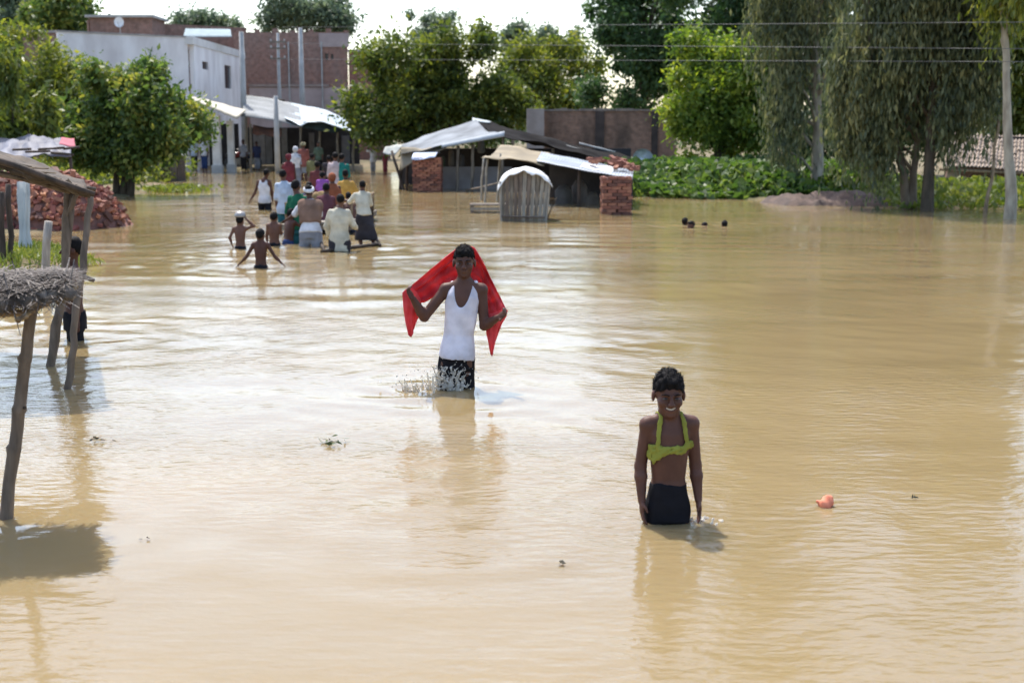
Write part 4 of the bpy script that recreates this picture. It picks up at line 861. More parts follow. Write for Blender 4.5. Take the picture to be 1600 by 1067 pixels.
def bamboo(a, b, r, name, m=BAMBOO, parent=ft, org=of, n=9, amp=.02):
    pts, rs = wobble(a, b, n, amp, r, r*.85); fp = []; fr = []
    for i in range(len(pts)-1):
        for t, k_ in ((0, 1.28), (.06, 1.0), (.5, .95), (.94, 1.0)): fp.append(pts[i].lerp(pts[i+1], t)); fr.append(rs[i]*k_)
    fp.append(pts[-1]); fr.append(rs[-1]); return MB(org).tube(fp, fr, 9, .05).build(name, m, parent, smooth=True)
POSTM = mat('weathered_post', (.20,.15,.11), (.10,.075,.055), scale=9, stretch=(2,2,.4), bump=.008, bscale=30)
pt = [Vector((b1.x-.10, Yp, GZ)), Vector((b1.x-.005, Yp, 0)), PY(22,700,Yp), PY(30,640,Yp), PY(40,560,Yp), PY(50,480,Yp)]
fp = []; fr = []
for i in range(len(pt)-1):
    for t, k_ in ((0, 1.25), (.1, 1), (.5, .96), (.9, 1.0)): fp.append(pt[i].lerp(pt[i+1], t)+Vector((RNG.normal()*.002, 0, 0))); fr.append(.031*k_*(1.08-.03*i))
fp.append(pt[-1]); fr.append(.03); MB(of).tube(fp, fr, 10, .06).build('post', POSTM, ft, smooth=True)
q = PY(33,636,Yp); MB(of).tube([q, q+Vector((.03,-.02,.0))], [.012, .008], 5).build('twig_stub', WOOD_D, ft)
bamboo(PY(-150,520,Yp-.05), PY(118,450,Yp+.0), .018, 'front_rail'); bamboo(PY(-150,498,Yp-.02), PY(46,488,Yp-.08), .02, 'front_rail')
bamboo(PY(28,500,Yp-.3), PY(118,444,Yp+.2), .014, 'side_rail'); bamboo(PY(44,480,Yp+.05), BR+Vector((.02,.05,-.06)), .014, 'side_rail')
q = P(-60,640, 0); bamboo((q.x, q.y, GZ), (q.x+.05, q.y, BR.z-.08), .025, 'post', POSTM)
# --- second stall: crooked forked posts with a sloping pole-and-bark roof
g0 = P(80, 572); g1 = P(106, 607)
ps = empty('pole_stall', (g0.x, g0.y, GZ), 'ramshackle open stall of crooked poles with a sloping bark roof', 'stall'); op2 = ps.location.copy()
def crooked(pts, r0, r1, name='post', m=POSTM, knob=.09):
    fp = []; fr = []; n = len(pts)
    for i in range(n-1):
        for t in (0, .33, .66): fp.append(pts[i].lerp(pts[i+1], t)+Vector((RNG.normal()*.005, RNG.normal()*.005, 0))); fr.append((r0+(r1-r0)*((i+t)/(n-1)))*RNG.uniform(.94, 1.08))
    fp.append(pts[-1]); fr.append(r1); return MB(op2).tube(fp, fr, 9, knob).build(name, m, ps, smooth=True)
Y0, Y1 = g0.y, g1.y
crooked([Vector((g0.x-.1, Y0, GZ)), g0, PY(88,510,Y0), PY(98,460,Y0), PY(102,400,Y0+.1), PY(104,340,Y0+.2), PY(106,298,Y0+.3)], .042, .034)
crooked([PY(104,340,Y0+.2), PY(114,318,Y0+.2), PY(122,300,Y0+.2)], .024, .02, 'fork')
crooked([PY(100,470,Y0+.1), PY(107,400,Y0+.15), PY(112,330,Y0+.2), PY(112,300,Y0+.3)], .02, .02, 'post')
crooked([Vector((g1.x-.06, Y1, GZ)), g1, PY(115,540,Y1), PY(118,480,Y1), PY(130,420,Y1+.1), PY(134,360,Y1+.2), PY(142,300,Y1+.3)], .032, .024)
crooked([PY(130,432,Y1+.1), PY(146,438,Y1)], .02, .015, 'twig_stub')
Yr = Y1+.2
BARKR = mat('bark_roof', (.10,.072,.048), (.045,.034,.024), scale=6, stretch=(.6,2,2), bump=.02, bscale=14)
patch('bark_roof', [PY(-120,212,Yr-.3), PY(0,252,Yr-.2), PY(70,276,Yr-.2), PY(138,300,Yr-.1)], [PY(-120,190,Yr+2.8), PY(0,236,Yr+2.4), PY(80,262,Yr+2.2), PY(130,284,Yr+2.0)], BARKR, nu=40, nv=14, wr=.035, wf=4, thick=.05, parent=ps, org=tuple(op2), ragged=.02)
crooked([PY(-100,225,Yr-.3), PY(20,258,Yr-.25), PY(80,280,Yr-.22), PY(148,304,Yr-.15)], .030, .022, 'rafter', WOOD_D)
crooked([PY(-60,262,Yr+.1), PY(20,276,Yr+.1), PY(60,286,Yr+.1), PY(110,300,Yr+.2)], .022, .02, 'rafter', POSTM)
crooked([PY(0,270,Yr+1.8), PY(70,284,Yr+1.9), PY(150,296,Yr+2.0)], .02, .02, 'rafter', POSTM)
for k in range(14):
    x = RNG.uniform(-20, 130); y0 = 238+x*.36; a = PY(x, y0+RNG.uniform(8, 20), Yr+RNG.uniform(0, 1)); MB(op2).tube([a, a+Vector((RNG.uniform(.1, .25), RNG.uniform(-.2, .2), RNG.uniform(-.06, 0)))], [.008, .005], 4).build('roof_twig', BAMBOO, ps)
# grey stump post and two thin dark posts with the hanging white cloth further back
q = P(60, 470, 0); Yq = q.y; s1_ = MB((q.x, Yq, GZ)); pts, rs = wobble((q.x, Yq, GZ), PY(76,346,Yq), 6, .02, .055, .045); s1_.tube(pts, rs, 9, .1)
tag(s1_.build('grey_post', mat('grey_log', (.40,.36,.31), (.24,.21,.18), scale=8, stretch=(2,2,.4), bump=.01), smooth=True), 'stout pale grey log post standing behind the thatched roof', 'post')
for (xb, yb, xt, yt, lab) in ((16,418,13,288,'thin dark pole rising from the grass beside the hanging white cloth'),(1,420,3,300,'dark pole rising from the grass furthest from the crooked posts')):
    q = P(xb, yb); pts, rs = wobble((q.x, q.y, -.3), PY(xt, yt, q.y), 6, .02, .05, .04); tag(MB((q.x, q.y, 0)).tube(pts, rs, 8, .08).build('thin_pole', WOOD_D, smooth=True), lab, 'pole')
q = P(36, 402); Yc = q.y-.2
V = []; F = []; nu, nv = 40, 22
for j in range(nv+1):
    for i in range(nu+1):
        t = j/nv; a = i/nu*2*math.pi; w = (7.5+1.0*math.sin(t*7)+2.5*max(0, t-.7)/.3)*(1+.30*math.sin(a*5+t*2)+.12*math.sin(a*11+t*9)); c = PY(36+3*t, 284+t*112, Yc); V.append(c+Vector((math.cos(a)*w*SCL(Yc), math.sin(a)*w*.5*SCL(Yc), 0)))
for j in range(nv):
    for i in range(nu): a = j*(nu+1)+i; F.append((a, a+nu+1, a+nu+2, a+1))
hc = MB((q.x, Yc, 0)).add(V, F).build('hanging_cloth', mat('greyish_white_cloth', (.62,.64,.64), (.46,.49,.50), scale=3, trans=.2), smooth=True); tag(hc, 'long greyish white cloth hanging in the pole stall before the brick heap', 'cloth')
# tree-foot kiosk (dark board shed behind the round tree's stems)
q = PY(240,282,52); sh = empty('board_shed', (q.x, 52, -.2), 'dark low board shed behind the stems of the round tree', 'shed')
for k in range(7): MB(sh.location).box((q.x-.8+k*.27, 52, .42), (.25, .03, 1.15)).build('board', WOOD_D if k % 2 else KW[2], sh)
MB(sh.location).box((q.x, 52.7, 1.03), (2.1, 1.6, .05)).build('roof', CONC, sh)
for dx in (-.93, .95): MB(sh.location).box((q.x+dx, 52.7, .40), (.03, 1.3, 1.15)).build('side', WOOD_D, sh)
# --- floating things
q = P(1290, 790); f = Field((q.x-.07, q.y-.07, -.06), (q.x+.07, q.y+.07, .09), .005)
f.ell((q.x, q.y, .01), (.045, .035, .032)); f.ell((q.x+.02, q.y, .03), (.02, .02, .025)); f.noise(.012, 40, 3)
me = f.mesh('floating_rag'); o = link('floating_rag', me, mat('orange_rag', (.75,.26,.15), (.55,.16,.09), scale=30), smooth=True); tag(o, 'small orange scrap floating in the flood beside the wading boy', 'litter')
def floater(px, py, lab, n, sp, c, L=.06):
    q = P(px, py); C_ = np.stack([RNG.normal(size=n)*sp, RNG.normal(size=n)*sp*.8, RNG.uniform(.004, .02, n)], 1); D = RNG.normal(size=(n, 3)); D[:, 2] *= .15
    o = link('floating_leaves', leaf_mesh(C_, D, RNG.uniform(.5, 1.2, n)*L, RNG.uniform(.2, .45, n)*L, 'floating_leaves'), mat('debris_%d' % px, c), loc=(q.x, q.y, .004)); tag(o, lab, 'debris')
floater(522, 693, 'tuft of floating weed scraps drifting between the two stalls and the man', 16, .06, (.10,.12,.05), .07)
floater(1430, 781, 'tiny dark leaf floating beyond the orange scrap', 4, .012, (.06,.06,.04), .04)
floater(880, 883, 'tiny dark bit of debris floating before the wading boy', 4, .012, (.07,.06,.04), .04)
floater(150, 690, 'thin line of twig scraps floating beside the bamboo post', 12, .05, (.12,.10,.06), .05)
floater(222, 845, 'small dark speck of debris near the thatch shadow', 3, .012, (.06,.05,.04), .04)
# ================================================================== PEOPLE
def skin(name, c): 
    return mat(name, c, tuple(x*.78 for x in c), scale=9, rough=.55, spec=.28, bump=.0015, bscale=60)
SK_BOY = skin('skin_boy', (.115,.050,.034)); SK_MAN = skin('skin_man', (.105,.048,.033)); SK = [skin('skin_a', (.12,.052,.034)), skin('skin_b', (.09,.038,.025)), skin('skin_c', (.15,.072,.048))]
HAIR = mat('black_hair', (.012,.010,.010), (.006,.0055,.0055), scale=40, rough=.75, spec=.12)
EYEW = mat('eye_white', (.13,.105,.09), rough=.6, spec=.1); EYED = mat('eye_dark', (.015,.01,.008), rough=.2, spec=.6); TEETH = mat('teeth', (.52,.47,.40), rough=.45)
LIP = skin('lip', (.15,.06,.05))
TKEYS = [(.20,.075,.060),(.40,.092,.068),(.46,.092,.066),(.51,.095,.068),(.60,.078,.056),(.70,.090,.064),(.775,.100,.058),(.815,.072,.046),(.85,.034,.034)]
def person(label, px, yb, yt, yaw=0.0, zg=GZ, hx=None, headf=.130, lean=(0, 0), armA=None, armB=None, legs=None, clothes=(), sk=None, res=.018, detail=False, sw=.098, tw=1.0,
           hpitch=0.0, hyaw=0.0, hair=True, group=None, Y=None, gripA=None, gripB=None, smile=False, cat='person', hairk=0.014):
    b = P(px, yb) if Y is None else Vector((PY(px, yb, Y).x, Y, 0)); Y = b.y; top = PY(px if hx is None else hx, yt, Y+lean[1]).z-.012
    h = top-zg; root = empty('person', (b.x, Y, zg), label, cat, group); sk = sk or SK[RNG.integers(3)]
    R = rz(yaw); fw = R@np.array([0, -1., 0]); xr = R@np.array([1., 0, 0]); sg = -1 if math.cos(yaw) > 0 else 1
    hh = headf*h; s = hh/.22; neck = np.array([lean[0], lean[1], .85*h]); pel = np.array([0, 0, .5*h]); axis_ = (neck-pel)/(.35*h)
    pt = lambda f: pel+axis_*((f-.5)*h) if f > .5 else np.array([0, 0, f*h])
    dxh = 0 if hx is None else (hx-px)*SCL(Y)
    hc = np.array([dxh if hx is not None else lean[0]*1.1, lean[1]*1.15-.0, h-.115*s])+fw*.012*s
    shA = pt(.805)+xr*sg*sw*h; shB = pt(.805)-xr*sg*sw*h
    armA = armA or [(-.018, 0, -.168), (-.006, -.02*(-sg), -.14)]; armB = armB or [(.018, 0, -.168), (.006, -.02*(-sg), -.14)]
    J = {}
    for nm, sh, ar in (('A', shA, armA), ('B', shB, armB)):
        el = sh+np.array(ar[0])*h; wr = el+np.array(ar[1])*h; J[nm] = (sh, el, wr)
    hipo = .048*h*tw; hips = {'A': np.array([0, 0, .475*h])+xr*sg*hipo, 'B': np.array([0, 0, .475*h])-xr*sg*hipo}
    legs = legs or {}; LG = {}
    for nm in 'AB':
        kn, ft = legs.get(nm, ((0, 0), (0, 0))); hp = hips[nm]
        k_ = np.array([hp[0]+kn[0]*h, hp[1]+kn[1]*h, .265*h]); a_ = np.array([hp[0]+ft[0]*h, hp[1]+ft[1]*h, .05*h]); LG[nm] = (hp, k_, a_)
    allp = np.array([pel, neck, hc]+[p for j in J.values() for p in j]+[p for j in LG.values() for p in j])
    lo = allp.min(0)-.2; hi = allp.max(0)+.2; lo[2] = -.03; hi[2] = h+.07
    lo[2] = max(-.03, -zg-.25) if detail else lo[2]
    if detail: lo[2] = -.03
    def newf(r=None): return Field(lo, hi, r or res)
    def keys(f0, f1, grow=0, mul=1.0):
        fs = sorted({f0, f1, *[k[0] for k in TKEYS if f0 < k[0] < f1]}); T = [k[0] for k in TKEYS]
        return [((f-f0)/(f1-f0), np.interp(f, T, [k[1] for k in TKEYS])*h*tw*mul+grow, np.interp(f, T, [k[2] for k in TKEYS])*h*(.5+.5*tw)+grow) for f in fs]
    # ---- body
    f = newf()
    f.torso(pt(.46), pt(.85), yaw, keys(.46, .85), k=.02)
    for nm in 'AB':
        hp, kn, an = LG[nm]; f.cone(hp, kn, .052*h*tw, .035*h, .03); f.cone(kn, kn*.6+an*.4+np.array([0, 0, 0])-fw*.008*h, .034*h, .034*h, .02); f.cone(kn*.6+an*.4-fw*.008*h, an, .033*h, .021*h, .02)
        f.ell(an+fw*.04*h-np.array([0, 0, .028*h]), (.028*h, .075*h, .02*h), R, .02)
        sh, el, wr = J[nm]; f.ell(sh, (.032*h*tw**.5,)*3, None, .03)
        f.cone(sh, el, .029*h*tw**.5, .0225*h, .014); m_ = el*.7+wr*.3; f.cone(el, m_, .0225*h, .0235*h, .012); f.cone(m_, wr, .0235*h, .0145*h, .012)
        d = wr-el; d /= np.linalg.norm(d); grip = gripA if nm == 'A' else gripB
        inn = (pel-sh)*np.array([1, 1, 0]); inn /= np.linalg.norm(inn)+1e-9; inn = inn-d*(inn@d); inn /= np.linalg.norm(inn)+1e-9; sd = np.cross(d, inn); q = h/1.7*(.95 if h > 1.5 else 1.0)
        if (sd@fw) < 0: sd = -sd       # sd points forward: thumb side
        pc = wr+d*.045*q; Rm = np.stack([sd, inn, d], 1)
        f.ell(pc, (.036*q, .017*q, .048*q), Rm, .010)
        curl = .45 if grip is None else grip
        for i_, (o_, L_) in enumerate(((.026, .068), (.009, .076), (-.009, .070), (-.025, .055))):
            a0 = wr+d*.082*q+sd*o_*q; dd = d.copy(); L_ = L_*q*(1.0 if detail else .85)
            for sfrac, cu in ((.45, .35), (.32, 1.0), (.23, 1.4)):
                an_ = curl*cu; dd = d*math.cos(an_)+inn*math.sin(an_); a1 = a0+dd*L_*sfrac; f.cone(a0, a1, .0088*q, .0078*q, .003 if detail else .01); a0 = a1
        t0 = wr+d*.02*q+sd*.026*q+inn*.004; t1 = t0+(d*.6+sd*.7+inn*.25)*.035*q; t2 = t1+(d*.95+inn*.35)*.03*q; f.cone(t0, t1, .0115*q, .0095*q, .006); f.cone(t1, t2, .0095*q, .0078*q, .004)
    f.cone(pt(.80), hc+np.array([0, 0, -.05*s])-fw*.02*s, (.036 if headf < .145 else .031)*h*tw**.5, (.043 if headf < .145 else .036)*s, .025)
    for nm in 'AB':                       # trapezius
        f.cone(pt(.84), J[nm][0]+np.array([0, 0, .006*h]), .026*h, .018*h, .03)
    cy, sy = math.cos(hyaw), math.sin(hyaw); Rh = R@rz(hyaw); cpp, spp = math.cos(hpitch), math.sin(hpitch); Rh = Rh@np.array([[1, 0, 0], [0, cpp, -spp], [0, spp, cpp]])
    H = lambda x, y, z: hc+Rh@(np.array([x, y, z])*s)
    f.ell(H(0, .012, .03), (.074*s, .092*s, .085*s), Rh, .02); f.ell(H(0, -.022, -.048), (.055*s, .062*s, .058*s), Rh, .03); f.ell(H(0, -.066, -.085), (.022*s, .020*s, .018*s), Rh, .02)
    for sx in (-1, 1):
        f.ell(H(.04*sx, -.052, -.022), (.024*s, .028*s, .024*s), Rh, .02); f.ell(H(.079*sx, .008, -.005), (.010*s, .021*s, .031*s), Rh, .006)
    f.cone(H(0, -.085, .012), H(0, -.103, -.022), .0085*s, .0135*s, .008)
    if detail:
        for sx in (-1, 1):
            f.ell(H(.0125*sx, -.096, -.025), (.009*s,)*3, Rh, .005); f.ell(H(.031*sx, -.094, .006), (.019*s, .014*s, .011*s), Rh, .008, cut=True); f.cone(H(.014*sx, -.088, .024), H(.05*sx, -.074, .024), .008*s, .006*s, .008)
        if smile:
            for u in np.linspace(-1, 1, 7):
                f.ell(H(.026*u, -.090+.012*u*u, -.050+.007*u*u), (.007*s, .012*s, .0065*s), Rh, .003, cut=True)
            for u in np.linspace(-1, 1, 7):
                f.ell(H(.028*u, -.083+.012*u*u, -.0605+.009*u*u), (.009*s, .008*s, .0055*s), Rh, .004); f.ell(H(.026*u, -.085+.012*u*u, -.040+.006*u*u), (.009*s, .008*s, .005*s), Rh, .004)
        else:
            f.ell(H(0, -.086, -.044), (.024*s, .010*s, .007*s), Rh, .004); f.ell(H(0, -.084, -.058), (.020*s, .010*s, .0075*s), Rh, .004)
    link('body', f.mesh('body'), sk, root, smooth=True)
    if detail:
        for sx in (-1, 1):
            for nm, m_, y, r in (('eye', EYEW, -.0815, (.0135, .009, .0048)), ('iris', EYED, -.0872, (.0072, .005, .0056))):
                mb = MB(); V = []; F = []; n = 10
                for j in range(7):
                    a = math.pi*j/6
                    for i in range(n): bb_ = 2*math.pi*i/n; V.append(tuple(H(.031*sx+r[0]*math.sin(a)*math.cos(bb_), y+r[1]*math.cos(a), .006+r[2]*math.sin(a)*math.sin(bb_))))
                for j in range(6):
                    for i in range(n): F.append((j*n+i, j*n+(i+1) % n, (j+1)*n+(i+1) % n, (j+1)*n+i))
                if nm == 'eye': eye = mb.add(V, F).build('eye', m_, root, smooth=True)
                else: mb.add(V, F).build('iris', m_, eye, smooth=True)
            mb = MB(); mb.tube([H(.013*sx, -.0965, .026), H(.03*sx, -.0945, .0315), H(.05*sx, -.081, .027)], [.0035*s, .0042*s, .002*s], 6).build('eyebrow', HAIR, root, smooth=True)
        if smile:
            V = []; F = []
            for u in np.linspace(-1, 1, 9):
                for z in (-.0460, -.0530): V.append(tuple(H(.024*u, -.0885+.012*u*u, z+.006*u*u)))
            for i in range(8): F.append((2*i, 2*i+1, 2*i+3, 2*i+2))
            n_ = len(V); V += [tuple(np.array(v)+Rh@np.array([0, .006*s, 0])) for v in V]; F += [(a+n_, d_+n_, c+n_, b_+n_) for a, b_, c, d_ in F]
            MB().add(V, F).build('teeth', TEETH, root)
    if hair:
        g = newf(min(res, .007) if detail else res); g.ell(H(0, .014, .036), (.074*s+hairk*s*.35, .092*s+hairk*s*.4, .085*s+hairk*s*.9), Rh, .01); g.ell(H(0, -.045, .085), (.05*s, .035*s, .025*s), Rh, .02)
        g.noise(.010 if detail else .008, 70 if detail else 30, 5, (1, 1, .5))
        fr = Rh.T
        def clipf(X, Y_, Z):
            D = np.stack([X-hc[0], Y_-hc[1], Z-hc[2]], -1)@Rh/s; x, y, z = D[..., 0], D[..., 1], D[..., 2]
            line = np.where(y < -.02, .050-.9*np.clip(np.abs(x)-.045, 0, 1)*1.2+.003*np.sin(x*160)+.004*np.sin(x*63+1), .050-(y+.02)*1.15); line = np.maximum(line, -.055)
            return (line-z)*s
        g.clip(clipf); hm = g.mesh('hair'); ho = link('hair', hm, HAIR, root, smooth=True)
        if detail:
            co = np.empty(len(hm.vertices)*3, np.float32); hm.vertices.foreach_get('co', co); co = co.reshape(-1, 3); up = (co-H(0, .012, .01)); up /= np.linalg.norm(up, axis=1, keepdims=True); k_ = RNG.integers(len(co), size=2600)
            c_ = co[k_]; d_ = up[k_]+RNG.normal(size=(2600, 3))*.35+(-fw)*.1; d_[:, 2] += .1; ln_ = RNG.uniform(.006, .015, 2600)*s*(.55+.75*np.clip(up[k_][:, 2], 0, 1)); link('hair_tufts', leaf_mesh(c_+d_*.3*ln_[:, None], d_, ln_, ln_*.16, 'hair_tufts'), HAIR, ho)
    # ---- clothes
    for c in clothes:
        kind, m_ = c[0], c[1]; g = newf(c[5] if len(c) > 5 else None)
        if kind == 'shirt':
            hem, slv, gr = c[2], c[3], c[4] if len(c) > 4 else .016
            g.torso(pt(hem), pt(.845), yaw, [(t_, a_+.012*(1-t_), b_+.014*(1-t_)) for t_, a_, b_ in keys(hem, .845, gr*.8, 1.02)], k=.02)
            for nm in 'AB':
                sh, el, wr = J[nm]; g.ell(sh, (.030*h+gr*.6,)*3, None, .03)
                if slv > 0: g.cone(sh, sh+(el-sh)*min(1, slv), .029*h+gr*.7, .027*h+gr, .02)
                if slv > 1: g.cone(el, el+(wr-el)*(slv-1), .028*h+gr, .022*h+gr, .02)
            g.cone(pt(.80), pt(.86), .045*h, .040*h, .02); g.noise(.008, 14, 3)
            zc = neck[2]+.012*h
            g.clip(lambda X, Y_, Z: np.maximum(Z-zc, 0*Z-1)); nm_ = 'shirt'
        elif kind == 'vest':
            hem = c[2]; g.torso(pt(hem), pt(.85), yaw, [(t_, a_+.010*(1-t_)**2, b_+.016*(1-t_)**2) for t_, a_, b_ in keys(hem, .85, .010, 1.0)], k=.02); g.cone(pt(.79)+xr*.056*h, pt(.832)+xr*.050*h, .024*h, .017*h, .02); g.cone(pt(.79)-xr*.056*h, pt(.832)-xr*.050*h, .024*h, .017*h, .02); g.noise(.005, 15, 6, (1.4, 1, .5)); g.noise(.003, 34, 8, (1.3, 1, .45))
            cN = pt(.85)
            def cv(X, Y_, Z):
                t = np.clip((Z/h-.5)/.35, 0, 1.1); x = (X-pel[0]-(neck[0]-pel[0])*t)*xr[0]+(Y_-pel[1]-(neck[1]-pel[1])*t)*xr[1]; y = (X*fw[0]+Y_*fw[1]); z = Z/h; dp = np.where(y > 0, .125, .06)
                sc = 1-np.sqrt((x/(.041*h))**2+((z-.855)/dp)**2); ar = 1-np.sqrt(((np.abs(x)-.128*h)/(.060*h))**2+((z-.80)/.082)**2)
                return np.maximum(np.maximum(sc*.04*h, ar*.05*h), (z-.852)*h)
            g.clip(cv); nm_ = 'vest'
        elif kind in ('shorts', 'trousers'):
            end, gr = c[2], c[4] if len(c) > 4 else .014
            g.torso(pt(.44), pt(c[3] or .555), yaw, keys(.44, c[3] or .555, gr*.6, 1.0), k=.02)
            for nm in 'AB':
                hp, kn, an = LG[nm]; e = .265 if end <= .265 else end
                g.cone(hp, hp+(kn-hp)*min(1, (.475-end)/.21), .050*h*tw+gr*.7, .040*h*tw**.5+gr, .03)
                if end < .265: g.cone(kn, kn+(an-kn)*((.265-end)/.215), .040*h+gr, .030*h+gr, .03)
            g.noise(.009, 15, 8, (1.3, 1, .6)); g.noise(.004, 34, 4, (1, 1, .5)) if detail else None; g.clip(lambda X, Y_, Z: end*h-Z); nm_ = kind
        elif kind == 'lungi':
            end = c[2]; kn = (LG['A'][1]+LG['B'][1])/2; fl = c[4] if len(c) > 4 else .02
            g.torso(pt(.40), pt(.57), yaw, keys(.40, .57, .006, 1.0), k=.03)
            for a_, b_ in (('A', 'B'), ('B', 'A'), ('A', 'A'), ('B', 'B')): g.cone(LG[a_][0], (LG[a_][1]*.6+LG[b_][1]*.4)*(1-(.265-end)/.3)+(LG[a_][2]*.6+LG[b_][2]*.4)*((.265-end)/.3), .062*h, .052*h+fl, .05)
            g.noise(.010, 11, 8); g.clip(lambda X, Y_, Z: end*h-Z); nm_ = 'lungi'
        elif kind == 'turban':
            for k in range(12):
                a = 2*math.pi*k/12; a2 = a+.6; g.cone(H(.082*math.cos(a), .012+.096*math.sin(a), .035-.035*math.sin(a)), H(.082*math.cos(a2), .012+.096*math.sin(a2), .04-.035*math.sin(a2)), .024*s, .024*s, .01); g.cone(H(.078*math.cos(a), .012+.09*math.sin(a), .06-.03*math.sin(a)), H(.078*math.cos(a2), .012+.09*math.sin(a2), .062-.03*math.sin(a2)), .02*s, .02*s, .01)
            if len(c) > 2 and c[2]: g.ell(H(0, .012, .075), (.08*s, .09*s, .055*s), Rh, .02)
            g.noise(.006, 30, 2); nm_ = 'turban'
        elif kind == 'veil':
            g.ell(H(0, .02, .025), (.092*s, .105*s, .108*s), Rh, .03); g.torso(pt(c[2]), pt(.86), yaw, keys(c[2], .86, .03, 1.12), k=.06); g.noise(.012, 10, 4)
            def cl(X, Y_, Z):
                D = np.stack([X-hc[0], Y_-hc[1], Z-hc[2]], -1)@Rh/s; return np.minimum((-.045-D[..., 1])*s, (D[..., 2]+.12)*s)
            g.clip(cl); nm_ = 'veil'
        elif kind == 'shawl':
            g.torso(pt(c[2]), pt(.845), yaw, keys(c[2], .845, .035, 1.1), k=.05); g.ell(shA, (.05*h,)*3, None, .05); g.ell(shB, (.05*h,)*3, None, .05); g.noise(.016, 9, 4); nm_ = 'shawl'
        elif kind == 'rolled_top':
            gr = .012; ring = []
            tt = np.linspace(0, 2*math.pi, 33); kk = keys(.46, .85); T = [q_[0] for q_ in kk]
            for i_, a in enumerate(tt):
                fr_ = .712+.013*math.cos(a)+.009*math.sin(a*2+.6)+.004*math.sin(a*7)+(.012 if math.sin(a) < -.2 else 0); tz = (fr_-.46)/.39; aa = np.interp(tz, T, [q_[1] for q_ in kk]); bb_ = np.interp(tz, T, [q_[2] for q_ in kk])
                ca, sa = math.cos(a), math.sin(a); ex = 2/2.3
                ring.append(pt(fr_)+xr*(aa+.004)*math.copysign(abs(ca)**ex, ca)-fw*(bb_+.004)*math.copysign(abs(sa)**ex, sa))
            up_ = np.array([0, 0, 1.])
            for st in range(6):                       # twisted folds of the rolled cloth
                q_ = []
                for i_ in range(33):
                    ph = st*2*math.pi/6+i_*.42+.8*math.sin(i_*.7+st); rr = .012+.004*math.sin(i_*1.3+st*2); out_ = ring[i_]-pt(.715); out_[2] = 0; out_ /= np.linalg.norm(out_)+1e-9
                    q_.append(ring[i_]+out_*(rr*.55*math.cos(ph)+.004)+up_*(rr*1.25*math.sin(ph)))
                for a_, b_ in zip(q_, q_[1:]): g.cone(a_, b_, .0072, .0072, .0035)
            # bunched flap hanging at one side and the two straps
            fl = ring[int(32*(.5+.5*.28)) % 32]
            for st in range(9):
                x = -.096+.0075*st; zt_, zb_ = .735-.0006*st, .668+.006*abs(st-2)+.003*math.sin(st*2.1); prev = None
                for z in np.linspace(zt_, zb_, 6):
                    y_ = np.interp((z-.46)/.39, T, [q_[2] for q_ in kk])*math.sqrt(max(.08, 1-(x/.104)**2)); p_ = pt(z)+xr*(x*h*.84+.004*math.sin(z*160+st))+fw*(y_*.95+.006+.006*math.sin(st*1.7+z*60))
                    if prev is not None: g.cone(prev, p_, .0075, .0075, .005)
                    prev = p_
            g.noise(.003, 60, 6)
            for sx in (-1, 1):
                pts_ = []
                for z, x, yy in ((.728, .056, 1.02), (.76, .053, 1.04), (.79, .050, 1.06), (.818, .046, 1.1), (.842, .040, .8), (.852, .038, .2), (.845, .040, -.6), (.80, .05, -1.04), (.74, .055, -1.03)):
                    y_ = np.interp((min(z, .815)-.46)/.39, T, [q_[2] for q_ in kk]); pts_.append(pt(z)+xr*x*sx*h+fw*(y_*yy*.97))
                for st in (-1, 0, 1):
                    q_ = [p_+xr*(.0065*st+.002*math.sin(n_*2.3+st)) for n_, p_ in enumerate(pts_)]
                    for a_, b_ in zip(q_, q_[1:]): g.cone(a_, b_, .0060, .0060, .004)
            g.noise(.0025, 60, 9); nm_ = 'rolled_top'
        elif kind == 'bundle': continue
        me = g.mesh(nm_); link(nm_, me, m_, root, smooth=True)
    root['_h'] = h
    return root, dict(J=J, h=h, hc=hc, H=H, LG=LG, Y=Y, b=b, zg=zg)
CL = lambda n, c, **k: mat(n, c, tuple(x*.62 for x in c), scale=5, rough=.9, spec=.1, bump=.004, bscale=25, **k)
# --- the wading boy
boy, bi = person('smiling bare-chested boy in black shorts with a yellow-green top rolled across his chest', 1043, 812, 579, yaw=.10, hx=1040, headf=.158, sw=.084, tw=.80, sk=SK_BOY, res=.0056, detail=True, smile=True, hyaw=-.06, hpitch=.10, hairk=.016,
    armA=[(-.022, .010, -.160), (.004, -.030, -.128)], armB=[(.020, .012, -.162), (.010, -.028, -.126)], legs={'A': ((-.004, -.03), (-.01, .02)), 'B': ((.004, .02), (.01, .05))},
    clothes=[('shorts', CL('black_cotton', (.016,.015,.018)), .33, .585, .016, .008), ('rolled_top', CL('yellow_green_cotton', (.31,.315,.06), trans=.12), 0, 0, 0, .0056)])
# --- the man under the red cloth
man, mi = person('young man in a white vest wading with a red cloth held over his head', 714, 605, 384, yaw=-.05, hx=727, headf=.136, sw=.083, tw=.78, lean=(.065, .02), sk=SK_MAN, res=.0075, detail=True, hpitch=.04, hyaw=.06,
    armA=[(-.098, -.02, -.124), (-.047, -.035, .088)], armB=[(.012, -.005, -.165), (.064, -.055, .046)], gripA=1.25, gripB=1.25, legs={'A': ((-.01, -.07), (-.01, -.03)), 'B': ((.01, .02), (.01, .09))},
    clothes=[('vest', CL('white_vest_cotton', (.74,.71,.78)), .49, 0, 0, .0075), ('shorts', CL('black_cotton', (.016,.015,.018)), .28, .53, .010)])
